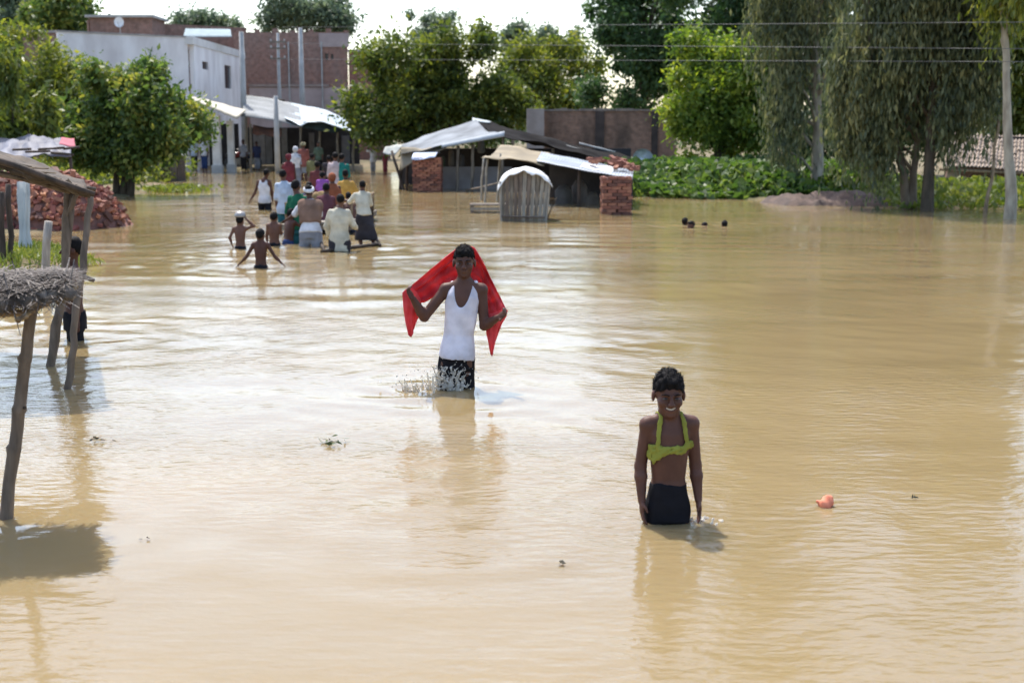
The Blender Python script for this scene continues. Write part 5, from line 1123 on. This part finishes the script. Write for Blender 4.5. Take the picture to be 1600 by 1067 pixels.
# red cloth
def drape(rows, nu, nv, fold=.0, ff=8, seed=1):
    def sm(pl, n):
        pl = [np.array(p, float) for p in pl]; L = np.concatenate([[0], np.cumsum([np.linalg.norm(b-a) for a, b in zip(pl, pl[1:])])]); u = np.linspace(0, L[-1], n+1); return np.stack([np.interp(u, L, [p[i] for p in pl]) for i in range(3)], 1)
    Rw = np.stack([sm(r, nu) for r in rows]); k = np.linspace(0, len(rows)-1, nv+1); G = np.zeros((nv+1, nu+1, 3))
    for i in range(3):
        for j in range(nu+1): G[:, j, i] = np.interp(k, np.arange(len(rows)), Rw[:, j, i])
    for _ in range(2): G[:, 1:-1] = .5*G[:, 1:-1]+.25*(G[:, :-2]+G[:, 2:])
    tt = np.linspace(0, 1, nv+1)[:, None]; uu = np.linspace(0, 1, nu+1)[None]
    G[..., 1] += fold*np.sin(uu*ff*2*math.pi+tt*2.2+2*vnoise(G[..., 0]*5, G[..., 2]*5, 0*tt*uu, seed))*(.4+.6*tt)+fold*.6*vnoise(G[..., 0]*14, G[..., 2]*14, 0*tt*uu, seed+1)
    if seed == 1: G[..., 1] += .055*np.abs(np.sin(tt*3.2*math.pi+1.2*vnoise(uu*3+0*tt, tt*1.5+0*uu, 0*tt*uu, 31)))*np.sin(math.pi*uu)**.4*(1-.5*tt)-.01; G[..., 2] += .012*np.sin(tt*4.2*math.pi+uu*5)*(tt*(1-tt)*4)
    return G
Ym = MAN.y
def pm(l): return [tuple(PY(x, y, Ym+d)) for x, y, d in l]
Gs = [drape([pm([(629,457,-.02),(640,448,.0),(655,436,.04),(672,421,.07),(700,399,.10),(714,388,.10),(727,383,.10),(741,386,.10),(752,404,.08),(764,428,.06),(779,459,.02),(792,485,-.02)]),
             pm([(633,466,-.03),(645,458,.03),(660,450,.09),(676,438,.13),(702,418,.15),(716,414,.17),(727,414,.17),(742,414,.16),(752,425,.14),(760,446,.10),(772,474,.05),(782,492,-.02)]),
             pm([(640,470,-.02),(652,474,.05),(664,472,.11),(680,463,.13),(704,448,.15),(716,449,.16),(728,450,.16),(744,446,.15),(750,452,.13),(755,470,.10),(762,490,.05),(772,503,-.01)])], 90, 26, .018, 9, 1),
      drape([pm([(629,457,-.02),(634,452,-.05),(642,450,-.06),(650,455,-.04),(656,466,.0)]), pm([(630,478,-.02),(638,476,-.05),(645,478,-.06),(654,480,-.03),(660,484,.0)]), pm([(633,500,-.02),(638,500,-.05),(643,500,-.05),(650,497,-.03),(655,494,.0)]), pm([(638,522,-.02),(640,526,-.03),(643,527,-.04),(645,522,-.03),(648,508,-.01)])], 24, 26, .010, 3, 5),
      drape([pm([(757,492,-.02),(768,490,-.05),(780,486,-.06),(787,482,-.05),(793,484,-.02)]), pm([(758,505,-.02),(766,507,-.05),(775,504,-.06),(784,500,-.05),(791,494,-.02)]), pm([(760,522,-.02),(765,523,-.05),(770,521,-.06),(776,518,-.05),(784,506,-.02)]), pm([(766,550,-.02),(767.5,555,-.03),(769,558,-.04),(770,553,-.03),(771,540,-.02)])], 24, 28, .010, 3, 9)]
V = []; F = []; org_ = np.array([MAN.x, MAN.y, 0.0])
for G in Gs:
    nv_, nu_ = G.shape[0]-1, G.shape[1]-1; n0 = len(V); V += [tuple(p) for p in (G.reshape(-1, 3)-org_)]
    for j in range(nv_):
        for i in range(nu_): a = n0+j*(nu_+1)+i; F.append((a, a+1, a+nu_+2, a+nu_+1))
me = bpy.data.meshes.new('red_cloth'); me.from_pydata(V, [], F); me.update()
rc = link('red_cloth', me, mat('red_cotton', (.80,.125,.13), (.60,.065,.075), scale=7, rough=.85, spec=.1, bump=.004, bscale=40, trans=.36), loc=tuple(org_), smooth=True)
so_ = rc.modifiers.new('solid', 'SOLIDIFY'); so_.thickness = .003
tag(rc, 'long red cotton cloth spread over the wading man\'s head and arms', 'cloth')
# splash at the man's legs
random.seed(11); SPL = mat('splashed_water', (.90,.86,.78), (.80,.74,.64), scale=20, rough=.12, spec=.5); SPL.node_tree.nodes['Principled BSDF'].inputs['Transmission Weight'].default_value = .55; SPL.node_tree.nodes['Principled BSDF'].inputs['IOR'].default_value = 1.33
f = Field((-.62, -.45, -.05), (.22, .12, .40), .0062)
for k in range(58):                    # webbed strands thrown up in front of the thighs
    a = random.uniform(2.0, 5.8); r0 = random.uniform(.05, .11); x = -.03+r0*math.cos(a)*1.1; y = -.13+r0*math.sin(a)*.6; up = random.uniform(.06, .25)*(1 if k % 3 else .6); out = random.uniform(-.12, .10); w = random.uniform(.0045, .0085); prev = None
    for i in range(6):
        t = i/5; p = np.array([x+out*t*.7+random.uniform(-.014, .014), y-.03*t, -.01+up*(1.5*t-.6*t*t)+random.uniform(-.01, .01)])
        if prev is not None: f.cone(prev, p, w*(1.2-.6*t), w*(1.0-.6*t), .006)
        if random.random() < .3: q = p+np.array([random.uniform(-.05, .05), random.uniform(-.02, .01), random.uniform(.0, .05)]); f.cone(p, q, w*.7, w*.6, .006)
        prev = p
for k in range(46):                    # spray thrown out to the side
    x, y = random.gauss(-.26, .10), -.12+random.gauss(0, .07); hgt = abs(random.gauss(.03, .05)); f.cone((x, y, -.02), (x+random.uniform(-.08, .02), y-.02, hgt), random.uniform(.006, .012), .004, .012)
for k in range(170):
    lf = random.random() < .55; f.ell((random.gauss(-.24, .14) if lf else random.gauss(-.03, .08), -.13+random.gauss(0, .07), abs(random.gauss(.02, .07 if lf else .12))), (random.uniform(.0055, .0085),)*3, None, .004)
f.noise(.004, 45, 2)
tag(link('water_splash', f.mesh('water_splash', 0), SPL, loc=(MAN.x, MAN.y, 0), smooth=True), 'pale splash of water kicked up round the wading man\'s legs', 'splash', kind='stuff')
sp_ = MB((BOY.x, BOY.y, 0))
for k in range(12):
    x = BOY.x+random.gauss(.16, .05); y = BOY.y-.03+random.gauss(0, .04); w = random.uniform(.006, .016); sp_.tube([(x, y, -.01), (x, y, .004), (x+.005, y, .010+random.random()*.012)], [w*1.4, w, w*.1], 7, .3)
tag(sp_.build('water_splash', SPL, smooth=True), 'small ripple of splashed water at the wading boy\'s hip', 'splash', kind='stuff')
# --- people round the cart (backs to the camera)
PI = math.pi; push = [(.0, .07, -.13), (.0, .12, .01)]; GC = 'people wading round the loaded cart'
WS, CRM, ORG_, GRN, LBL = CL('white_shirt', (.66,.66,.68)), CL('cream_shirt', (.62,.57,.44)), CL('orange_shirt', (.58,.33,.08)), CL('green_shirt', (.02,.13,.07)), CL('pale_blue_shirt', (.52,.60,.70))
BLK, GRY, BRN, BLU, TEAL, PUR, DRK = CL('black_trousers', (.02,.02,.024)), CL('grey_cotton', (.28,.29,.32)), CL('brown_shawl', (.24,.15,.11)), CL('blue_cotton', (.04,.07,.18)), CL('teal_cotton', (.04,.16,.18)), CL('purple_saree', (.36,.12,.42)), CL('dark_lungi', (.05,.045,.05))
def pp(*a, **k): k.setdefault('group', GC); k.setdefault('sw', .088); return person(*a, **k)
pp('bare-backed boy holding a bowl on his head with one arm raised', 376, 388, 336, yaw=PI, headf=.165, tw=.85, armA=[(-.07, 0, -.13), (.03, .03, -.12)], armB=[(.12, .0, .04), (-.135, .02, .125)], clothes=[('shorts', BLK, .33, 0)])
pp('bare-backed boy wading with both arms spread low', 408, 418, 357, yaw=PI, headf=.165, tw=.85, sk=SK[1], armA=[(-.09, 0, -.15), (-.09, .0, -.09)], armB=[(.09, 0, -.15), (.09, 0, -.09)], clothes=[('shorts', BLK, .33, 0)])
pp('bare-backed boy standing close behind the green-shirted man', 429, 384, 331, yaw=PI, headf=.16, tw=.9, armA=[(-.03, .02, -.16), (.0, .05, -.12)], armB=push, clothes=[('shorts', BLK, .33, 0)])
pp('man in a white vest and black shorts walking beside the cart', 414, 328, 264, yaw=PI*.94, hx=418, sk=SK[1], armA=[(-.06, 0, -.16), (-.07, -.02, -.12)], armB=[(.03, .02, -.16), (.0, .04, -.13)], legs={'A': ((-.02, .05), (-.03, .02)), 'B': ((.03, -.02), (.03, -.06))}, clothes=[('vest', WS, .47), ('shorts', BLK, .31, 0)])
pp('man in a pale blue shirt pushing at the cart corner', 446, 346, 265, yaw=PI, hx=444, armB=push, clothes=[('shirt', LBL, .44, 1.0), ('trousers', TEAL, .1, 0)])
pp('man in a dark green shirt and blue trousers leaning on the cart', 466, 380, 281, yaw=PI*.95, hx=462, lean=(.02, .12), armA=[(-.05, .04, -.15), (.02, .08, -.09)], armB=push, clothes=[('shirt', GRN, .48, .9), ('trousers', TEAL, .1, 0)])
pp('dark-skinned boy crouching low between the bare-backed boy and the green shirt', 450, 381, 326, yaw=PI*.8, headf=.155, sk=SK[1], tw=.9, lean=(.05, .08), armB=[(.12, .02, -.08), (.10, .02, .06)], clothes=[('shorts', BLU, .3, 0)])
pp('man in a white turban with a brown shawl over his back', 486, 385, 289, yaw=PI, hx=482, lean=(-.02, .16), tw=1.08, armA=[(-.09, .02, -.12), (-.09, .06, -.05)], armB=push, hair=True, clothes=[('turban', WS), ('shawl', BRN, .60), ('shirt', WS, .50, .9), ('shorts', GRY, .34, 0, .03)], legs={'A': ((-.03, .02), (-.04, -.04)), 'B': ((.04, -.02), (.06, -.08))})
pp('man in a long cream shirt with his back turned', 531, 392, 303, yaw=PI, hx=534, sk=SK[2], armA=[(-.05, .02, -.15), (.02, .06, -.12)], armB=[(.06, .04, -.14), (.02, .10, -.04)], tw=1.05, clothes=[('shirt', CRM, .38, 1.8), ('lungi', DRK, .1)])
pp('man in a pale shirt and dark lungi stepping up on the cart pole', 570, 382, 282, yaw=PI*1.1, hx=567, zg=-.12, lean=(-.05, .1), armA=[(-.10, .04, -.10), (-.10, .06, .03)], armB=[(.03, .06, -.14), (-.03, .10, -.04)], legs={'A': ((-.03, .02), (.0, -.03)), 'B': ((.06, -.04), (.09, -.02))}, clothes=[('shirt', CRM, .50, 1.0), ('lungi', DRK, .16, 0, .03)])
pp('man in an orange shirt wading ahead of the cart pole', 542, 335, 265, yaw=PI, hx=541, tw=1.08, armA=[(-.06, .0, -.16), (.0, .03, -.13)], armB=[(.07, 0, -.15), (.0, .03, -.13)], clothes=[('shirt', ORG_, .47, .95), ('trousers', GRY, .1, 0)])
CZ = .42
Yc_ = P(520, 372).y+3.0
def cp_(label, px, yt, Y, **k): k.setdefault('zg', CZ); return pp(label, px, 330, yt, Y=Y, **k)
cp_('woman in a bright purple saree sitting among the cart load', 505, 268, Yc_+.2, yaw=PI, headf=.17, zg=.1, tw=1.0, hair=True, clothes=[('shirt', PUR, .3, .9), ('lungi', PUR, .05)])
pp('woman veiled in white wading ahead of the cart', 463, 292, 229, yaw=PI*.9, headf=.135, zg=-.25, clothes=[('veil', WS, .55), ('lungi', GRY, .1), ('shirt', GRY, .5, 1)])
pp('man in a khaki cap and dull red shirt far ahead of the cart', 475, 282, 222, yaw=PI, headf=.135, zg=-.25, hair=True, clothes=[('shirt', CL('dull_red_shirt', (.28,.10,.08)), .45, 1), ('turban', CL('khaki_cap', (.34,.30,.18)), True), ('shorts', GRY, .3, 0)])
pp('man in an olive shirt wading just ahead of the cart', 489, 300, 240, yaw=PI, headf=.135, zg=-.25, clothes=[('shirt', CL('olive_shirt', (.20,.19,.09)), .45, 1), ('lungi', BRN, .1)])
pp('person in a dark wrap wading beside the olive shirt', 515, 304, 243, yaw=PI*1.05, headf=.135, zg=-.25, clothes=[('shawl', DRK, .5), ('lungi', DRK, .1)])
pp('person in a pinkish white shirt with a green wrap walking ahead of the cart', 525, 306, 238, yaw=PI, tw=1.0, clothes=[('shirt', CL('pinkish_shirt', (.62,.50,.48)), .48, 1), ('trousers', BLK, .1, 0)])
pp('person in a teal green shirt walking beside the pinkish shirt', 535, 306, 240, yaw=PI, tw=.9, clothes=[('shirt', CL('teal_shirt', (.03,.22,.18)), .46, 1), ('trousers', BLK, .1, 0)])
pp('woman in a dark red saree walking ahead of the cart load', 452, 300, 240, yaw=PI, tw=.95, clothes=[('veil', CL('dark_red_veil', (.22,.05,.06)), .5), ('lungi', CL('dark_red_veil', (.22,.05,.06)), .1)])
pp('man in a maroon shirt wading behind the cart front', 497, 315, 252, yaw=PI, clothes=[('shirt', CL('maroon_shirt', (.16,.05,.05)), .46, 1), ('trousers', BRN, .1, 0)])
pp('man with a striped towel on his shoulders hidden behind the turbaned man', 508, 362, 286, yaw=PI, hx=510, lean=(.02, .1), sk=SK[1], armA=push, armB=push, clothes=[('shirt', CL('maroon_check', (.15,.06,.07)), .47, 1), ('lungi', DRK, .1)])
pp('bare-backed man leaning forward between the orange and cream shirts', 550, 360, 300, yaw=PI*1.05, lean=(-.08, .22), sk=SK[0], armA=push, armB=push, clothes=[('shorts', BLU, .3, 0)])
pp('man in a navy shirt bent over the cart side behind the green shirt', 478, 350, 284, yaw=PI, lean=(.06, .15), sk=SK[1], armA=push, armB=push, clothes=[('shirt', CL('navy_check', (.05,.06,.11)), .47, 1), ('trousers', BLK, .1, 0)])
pp('woman in a rust-coloured saree pressed against the cart side', 520, 345, 270, yaw=PI*.95, lean=(.0, .05), clothes=[('veil', CL('rust_saree', (.30,.10,.05)), .5), ('lungi', CL('rust_saree', (.30,.10,.05)), .1)])
# walkers on the far street
w1, wi1 = person('walker in white carrying a pale bundle on the head along the far street', 583, 269, 228, yaw=.5, zg=-.1, res=.022, clothes=[('shirt', WS, .42, 1.6), ('trousers', GRY, .08, 0)], armA=[(-.10, 0, .02), (.07, 0, .14)], group='walkers on the far street')
bp_ = wi1['b']; f = Field((-.4, -.3, -.2), (.4, .3, .3), .02); f.ell((0, 0, .06), (.30, .2, .13)); f.noise(.03, 7, 3); tag(link('head_bundle', f.mesh('head_bundle'), CL('sack_cloth', (.42,.40,.30)), loc=(bp_.x+wi1['hc'][0], bp_.y, -.1+wi1['h']-.02), smooth=True), 'pale cloth bundle balanced on the far walker\'s head', 'bundle')
person('walker in dark red beside the white-clad walker', 602, 270, 238, yaw=-.6, zg=-.1, res=.022, clothes=[('shirt', CL('dark_red_shirt', (.26,.05,.06)), .42, 1), ('lungi', CL('dark_red_shirt', (.26,.05,.06)), .1)], group='walkers on the far street')
person('person in a white shirt and blue trousers resting under the cream awning', 320, 258, 214, yaw=-.3, zg=-.05, Y=65, res=.022, clothes=[('shirt', WS, .46, .9), ('trousers', BLU, .1, 0)], group='people under the awning')
person('person in a pale blue shirt standing under the awning behind the pillar', 304, 258, 216, yaw=.3, zg=-.05, Y=66, res=.022, clothes=[('shirt', LBL, .46, .9), ('trousers', BLK, .1, 0)], group='people under the awning')
person('person in a grey shirt standing in the shade of the market shed', 381, 260, 218, yaw=-.3, zg=-.1, Y=66.5, res=.022, clothes=[('shirt', GRY, .46, .9), ('trousers', BLK, .1, 0)], group='people in the market shade')
person('person in a dark shirt standing in the shade by the shed post', 402, 260, 221, yaw=.4, zg=-.1, Y=67, res=.022, clothes=[('shirt', CL('navy_shirt', (.05,.06,.12)), .46, .9), ('trousers', GRY, .1, 0)], group='people in the market shade')
person('person in a dull green shirt standing under the white tarpaulin edge', 498, 262, 222, yaw=.2, zg=-.2, Y=64, res=.022, clothes=[('shirt', CL('dull_green_shirt', (.10,.14,.10)), .46, .9), ('trousers', BLK, .1, 0)], group='people in the market shade')
# wader behind the crooked posts
person('bare-chested wader in dark shorts standing behind the crooked stall posts', 118, 530, 370, yaw=-1.2, hx=122, res=.013, headf=.145, sk=SK[1], tw=.9, armA=[(-.02, -.05, -.14), (-.01, -.10, .06)], armB=[(.02, .02, -.16), (0, -.04, -.13)], clothes=[('shorts', BLK, .28, 0)])
# swimmers
GSW = 'swimmers with only their heads above water'
person('swimmer with raised head beside a second swimmer', 1070, 352, 340, yaw=PI*.8, zg=-1.02, headf=.16, res=.02, sk=SK[1], clothes=[('shorts', BLK, .33, 0)])
person('swimmer facing the raised-head swimmer', 1080, 356, 345, yaw=-1.0, zg=-1.05, headf=.16, res=.02, sk=SK[0], clothes=[('shorts', BLK, .33, 0)])
person('swimmer almost under water between the other heads', 1101, 353, 347, yaw=.4, zg=-1.05, headf=.16, res=.02, sk=SK[1], clothes=[('shorts', BLK, .33, 0)])
person('lone swimmer apart from the other heads', 1132, 354, 344, yaw=PI, zg=-1.05, headf=.16, res=.02, sk=SK[1], clothes=[('shorts', BLK, .33, 0)])
# bowl on the boy's head
for o in bpy.data.objects:
    if o.get('label', '').startswith('bare-backed boy holding a bowl'): hb0 = o
zt = hb0.location.z+hb0['_h']; f = Field((-.2, -.2, -.1), (.2, .2, .12), .012); f.ell((0, 0, .0), (.10, .105, .085), None, .01); f.clip(lambda X, Y_, Z: -.02-Z)
tag(link('bowl', f.mesh('bowl'), mat('aluminium_bowl', (.32,.30,.28), (.22,.21,.2), rough=.4, metal=.5), loc=(hb0.location.x+.01, hb0.location.y, zt-.005), smooth=True), 'dull metal bowl upturned on the wading boy\'s head', 'bowl')
for o in bpy.data.objects:
    if '_h' in o: del o['_h']
# --- the cart
cc = P(520, 372); Yk = cc.y; ct = empty('hand_cart', (cc.x, Yk+3, GZ), 'long wooden cart with pole shafts loaded with passengers and sacks', 'cart'); oc = ct.location.copy(); x0, x1 = PY(470,330,Yk+3).x, PY(566,330,Yk+3).x
for k in range(8): 
    x = x0+(x1-x0)*(k+.5)/8; MB(oc).box((x, Yk+3.2, .22+RNG.normal()*.005), ((x1-x0)/8-.015, 4.4, .04)).build('plank', KW[k % 3], ct)
for x in (x0, x1):
    MB(oc).box((x, Yk+3.2, .14), (.09, 4.6, .11)).build('side_beam', WOOD_G, ct); MB(oc).tube([(x, Yk+1.2, .58), (x, Yk+5.3, .60)], .028, 7).build('side_rail', BAMBOO, ct)
    for dy in (1.2, 2.5, 3.8, 5.2): MB(oc).tube([(x, Yk+dy, .16), (x, Yk+dy, .60)], .024, 6).build('stake', BAMBOO, ct)
for y in (Yk+1.05, Yk+5.35): MB(oc).box((( x0+x1)/2, y, .13), (x1-x0, .1, .1)).build('cross_beam', WOOD_G, ct)
for sx, x in ((-1, x0-.13), (1, x1+.13)):
    R_ = .58; V = []; F = []; n = 28
    for r_, dx in ((R_, -.035), (R_, .035), (R_-.07, .035), (R_-.07, -.035)):
        for k in range(n): a = 2*math.pi*k/n; V.append((x+dx, Yk+3.2+r_*math.cos(a), -.02+r_*math.sin(a)))
    for j in range(4):
        for k in range(n): F.append((j*n+k, j*n+(k+1) % n, ((j+1) % 4)*n+(k+1) % n, ((j+1) % 4)*n+k))
    wh = MB(oc).add(V, F).build('wheel', WOOD_D, ct)
    for k in range(8): a = math.pi*k/4+.2; MB(oc).tube([(x, Yk+3.2, -.02), (x, Yk+3.2+(R_-.06)*math.cos(a), -.02+(R_-.06)*math.sin(a))], .02, 5).build('spoke', WOOD_D, wh)
MB(oc).tube([(x0-.2, Yk+3.2, -.02), (x1+.2, Yk+3.2, -.02)], .04, 8).build('axle', WOOD_D, ct)
for a, b in ((P(594,384,.02), PY(556,325,Yk+1.6)), (P(508,394,.0), PY(487,345,Yk+1.2))): 
    pts, rs = wobble(b, a, 6, .02, .035, .028); MB(oc).tube(pts, rs, 7, .06).build('shaft', WOOD_D, ct, smooth=True)
pts, rs = wobble(P(502,393,.02), P(592,381,.04), 6, .02, .03, .03); MB(oc).tube(pts, rs, 7).build('shaft_bar', WOOD_D, ct, smooth=True)
for k, (px, py, dy, r_, c, lb_) in enumerate(((498,268,2.6,.17,(.28,.19,.09),'brown straw basket on the cart load'),(484,282,1.9,.16,(.22,.15,.09),'dark brown sack on the cart load'),(514,285,1.7,.14,(.30,.24,.16),'tan sack lying beside the purple saree'),(530,292,2.2,.15,(.16,.12,.10),'dark sack at the cart edge towards the orange shirt'),(476,300,1.2,.15,(.24,.20,.16),'greyish sack at the cart tail'))):
    q = PY(px, py, Yk+dy); q.z = .26+r_*.75+(.22 if k == 0 else 0); f = Field((-.45, -.45, -.4), (.45, .45, .4), .02); f.ell((0, 0, 0), (r_, r_*.9, r_*.8)); f.ell((.05, 0, r_*.7), (r_*.4, r_*.4, r_*.3), None, .05); f.noise(.04, 9, k)
    tag(link('sack', f.mesh('sack'), CL('load_%d' % k, c), loc=tuple(q), smooth=True), lb_, 'sack')
# --- motorcycles parked in the shade
def motorcycle(px, Y, yaw, label, c):
    b = PY(px, 262, Y); r0 = empty('motorcycle', (b.x, Y, 0), label, 'motorcycle', 'motorcycles parked in the market shade'); r0.rotation_euler = (0, 0, yaw); D = mat('cycle_black', (.02,.02,.022), rough=.3, spec=.6)
    for x in (-.62, .62):
        V = []; F = []; n = 20
        for k in range(n):
            a = 2*math.pi*k/n
            for j in range(6): bb_ = 2*math.pi*j/6; V.append((x+(.27+.05*math.cos(bb_))*math.cos(a), .05*math.sin(bb_), .32+(.27+.05*math.cos(bb_))*math.sin(a)))
        for k in range(n):
            for j in range(6): F.append((k*6+j, ((k+1) % n)*6+j, ((k+1) % n)*6+(j+1) % 6, k*6+(j+1) % 6))
        w = MB().add(V, F).build('wheel', D, r0, smooth=True); MB().tube([(x, -.08, .32), (x, .08, .32)], .06, 10).build('hub', CONC, w)
    MB().tube([(-.35,0,.62),(-.1,0,.78),(.25,0,.80),(.4,0,.74)], [.08,.14,.15,.07], 9).build('fuel_tank', mat(label[:14], c, rough=.25, spec=.6), r0, smooth=True)
    MB().tube([(-.85,0,.76),(-.6,0,.80),(-.15,0,.80)], [.07,.11,.10], 8).build('seat', D, r0, smooth=True); MB().box((0,0,.42), (.42,.26,.3), jit=.02).build('engine', CONC, r0)
    MB().tube([(.62,0,.32),(.42,0,.9),(.38,0,1.02)], .04, 7).build('fork', CONC, r0); MB().tube([(.30,-.36,1.05),(.40,0,1.0),(.30,.36,1.05)], .018, 6).build('handlebar', D, r0)
    MB().tube([(.46,0,.88),(.56,0,.88)], [.06,.09], 10).build('headlight', mat('lamp_glass', (.6,.6,.6), rough=.1), r0, smooth=True); MB().tube([(-.62,.12,.3),(-.1,.14,.28),(.2,.12,.35)], .035, 7).build('exhaust', CONC, r0)
motorcycle(372, 67.5, 1.0, 'red motorcycle parked under the market shed beside the house pillar', (.20,.03,.03)); motorcycle(394, 68.2, 1.2, 'dark blue motorcycle parked deeper under the market shed', (.03,.04,.09))
